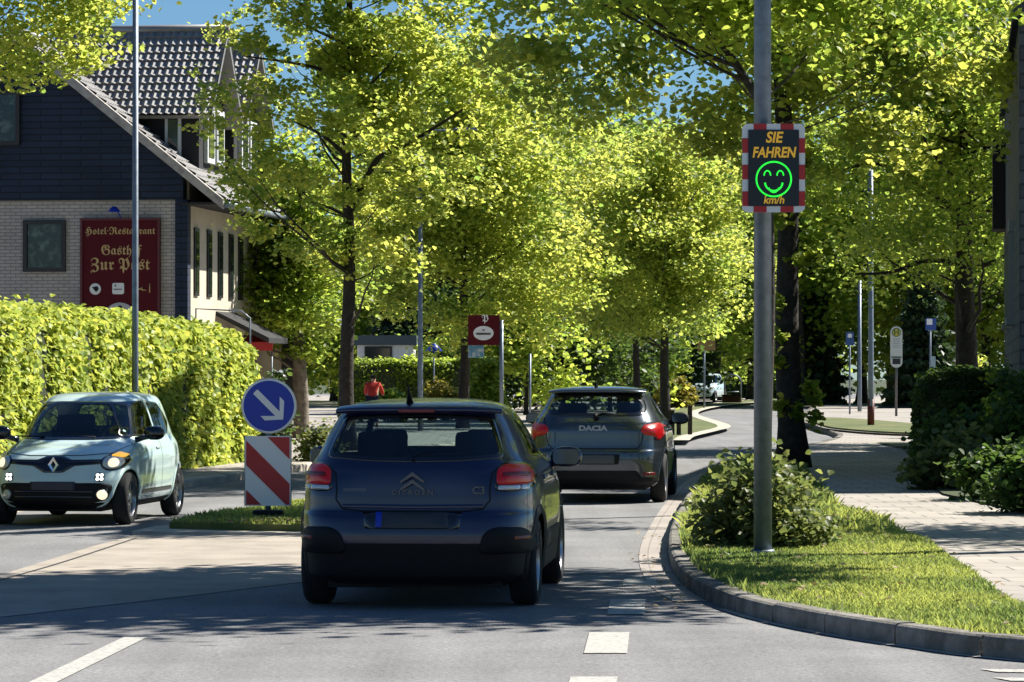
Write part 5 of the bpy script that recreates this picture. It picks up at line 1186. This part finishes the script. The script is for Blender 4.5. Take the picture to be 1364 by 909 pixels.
# cyclist in a red jacket beyond the dark blue car
def skin(name, edges, pts, rad, m, parent, lvl=2):
    me = bpy.data.meshes.new(name); me.from_pydata([Vector(p) for p in pts], edges, []); o = bpy.data.objects.new(name, me); COL.objects.link(o)
    s1 = o.modifiers.new('s', 'SKIN'); 
    for i, q in enumerate(rad): me.skin_vertices[0].data[i].radius = (q, q) if not hasattr(q, '__len__') else q
    me.skin_vertices[0].data[0].use_root = True
    o.modifiers.new('d', 'SUBSURF').levels = lvl; bpy.context.view_layer.update()
    m2 = bpy.data.meshes.new_from_object(o.evaluated_get(bpy.context.evaluated_depsgraph_get())); bpy.data.objects.remove(o); m2.name = name
    m2.polygons.foreach_set('use_smooth', np.ones(len(m2.polygons), bool)); m2.materials.clear(); return link_mesh(name, m2, m, parent)
Yc = 98; T = empty('bicycle', (at(497, Yc), Yc, .0), R(-6), label='bicycle ridden away by the person in red', cat='bicycle')
for y in (-.52, .52):
    w_ = empty('wheel', (0, y, .34)); w_.parent = T; P = [(0, .33 * math.cos(q), .33 * math.sin(q)) for q in np.linspace(0, 6.2832, 33)]
    MB().tube(P, .016, 6, False).build('tyre', M['rubber'], w_)
    b = MB()
    for k in range(12): q = k * math.pi / 6; b.tube([(0, 0, 0), (0, .32 * math.cos(q), .32 * math.sin(q))], .002, 3, False)
    b.build('spokes', M['chrome'], w_)
MB().tube([(0, -.52, .34), (0, -.02, .3), (0, .38, .78), (0, -.14, .82), (0, -.02, .3)], .016, 6).tube([(0, -.52, .34), (0, -.13, .76)], .012, 6).tube([(0, .52, .34), (0, .38, .78), (0, .36, .95)], .016, 6).build('frame', M['rim_dark'], T)
MB().tube([(-.27, .3, .98), (-.2, .36, 1.0), (.2, .36, 1.0), (.27, .3, .98)], .013, 6).build('handlebar', M['black'], T)
MB().box((0, -.17, .86), (.16, .26, .05), bev=.02).tube([(0, -.14, .7), (0, -.16, .85)], .013, 6).build('saddle', M['black'], T)
PR = empty('person', (at(497, Yc), Yc, .0), R(-6), label='person with dark hair in a red jacket riding a bicycle away', cat='person')
M['skin'] = mat('skin', (.5, .3, .21), .6); M['denim'] = mat('dark_trousers', (.02, .025, .05), .9); M['jacket'] = mat('red_jacket', (.55, .03, .02), .75, bump=(12, .3)); M['hair'] = mat('dark_hair', (.012, .009, .008), .8)
pts = [(0, -.14, .93), (0, -.10, 1.12), (0, -.02, 1.30), (0, .02, 1.38), (0, .05, 1.47), (0, .06, 1.545), (-.17, -.0, 1.32), (-.23, .12, 1.14), (-.25, .29, 1.01), (.17, -.0, 1.32), (.23, .12, 1.14), (.25, .29, 1.01),
       (-.09, -.12, .90), (-.11, .24, .74), (-.10, .1, .33), (-.10, .2, .27), (.09, -.12, .90), (.11, .18, .62), (.10, -.02, .22), (.10, .09, .17)]
ed = [(0, 1), (1, 2), (2, 3), (3, 4), (4, 5), (2, 6), (6, 7), (7, 8), (2, 9), (9, 10), (10, 11), (0, 12), (12, 13), (13, 14), (14, 15), (0, 16), (16, 17), (17, 18), (18, 19)]
rd = [(.15, .11), (.14, .10), (.16, .10), .055, .085, .075, .06, .045, .03, .06, .045, .03, .09, .065, .045, .035, .09, .065, .045, .035]
skin('body', ed, pts, rd, M['skin'], PR)
skin('jacket', [(0, 1), (1, 2), (2, 3), (2, 4), (4, 5), (5, 6), (2, 7), (7, 8), (8, 9)], [pts[0], pts[1], pts[2], (0, .015, 1.35), pts[6], pts[7], (-.247, .26, 1.03), pts[9], pts[10], (.247, .26, 1.03)], [(.17, .13), (.165, .125), (.185, .12), .075, .075, .06, .045, .075, .06, .045], M['jacket'], PR)
skin('trousers', [(0, 1), (1, 2), (2, 3), (0, 4), (4, 5), (5, 6)], [(0, -.14, .92)] + [pts[i] for i in (12, 13, 14)] + [pts[i] for i in (16, 17, 18)], [(.16, .125), .1, .078, .055, .1, .078, .055], M['denim'], PR)
skin('hair', [(0, 1), (1, 2)], [(0, .01, 1.46), (0, .03, 1.54), (0, .05, 1.58)], [.085, .105, .07], M['hair'], PR)
for s_ in (-1, 1): MB().box((s_ * .10, .18 if s_ < 0 else .07, .235 if s_ < 0 else .135), (.085, .25, .07), bev=.03).build('shoe', M['black'], PR)
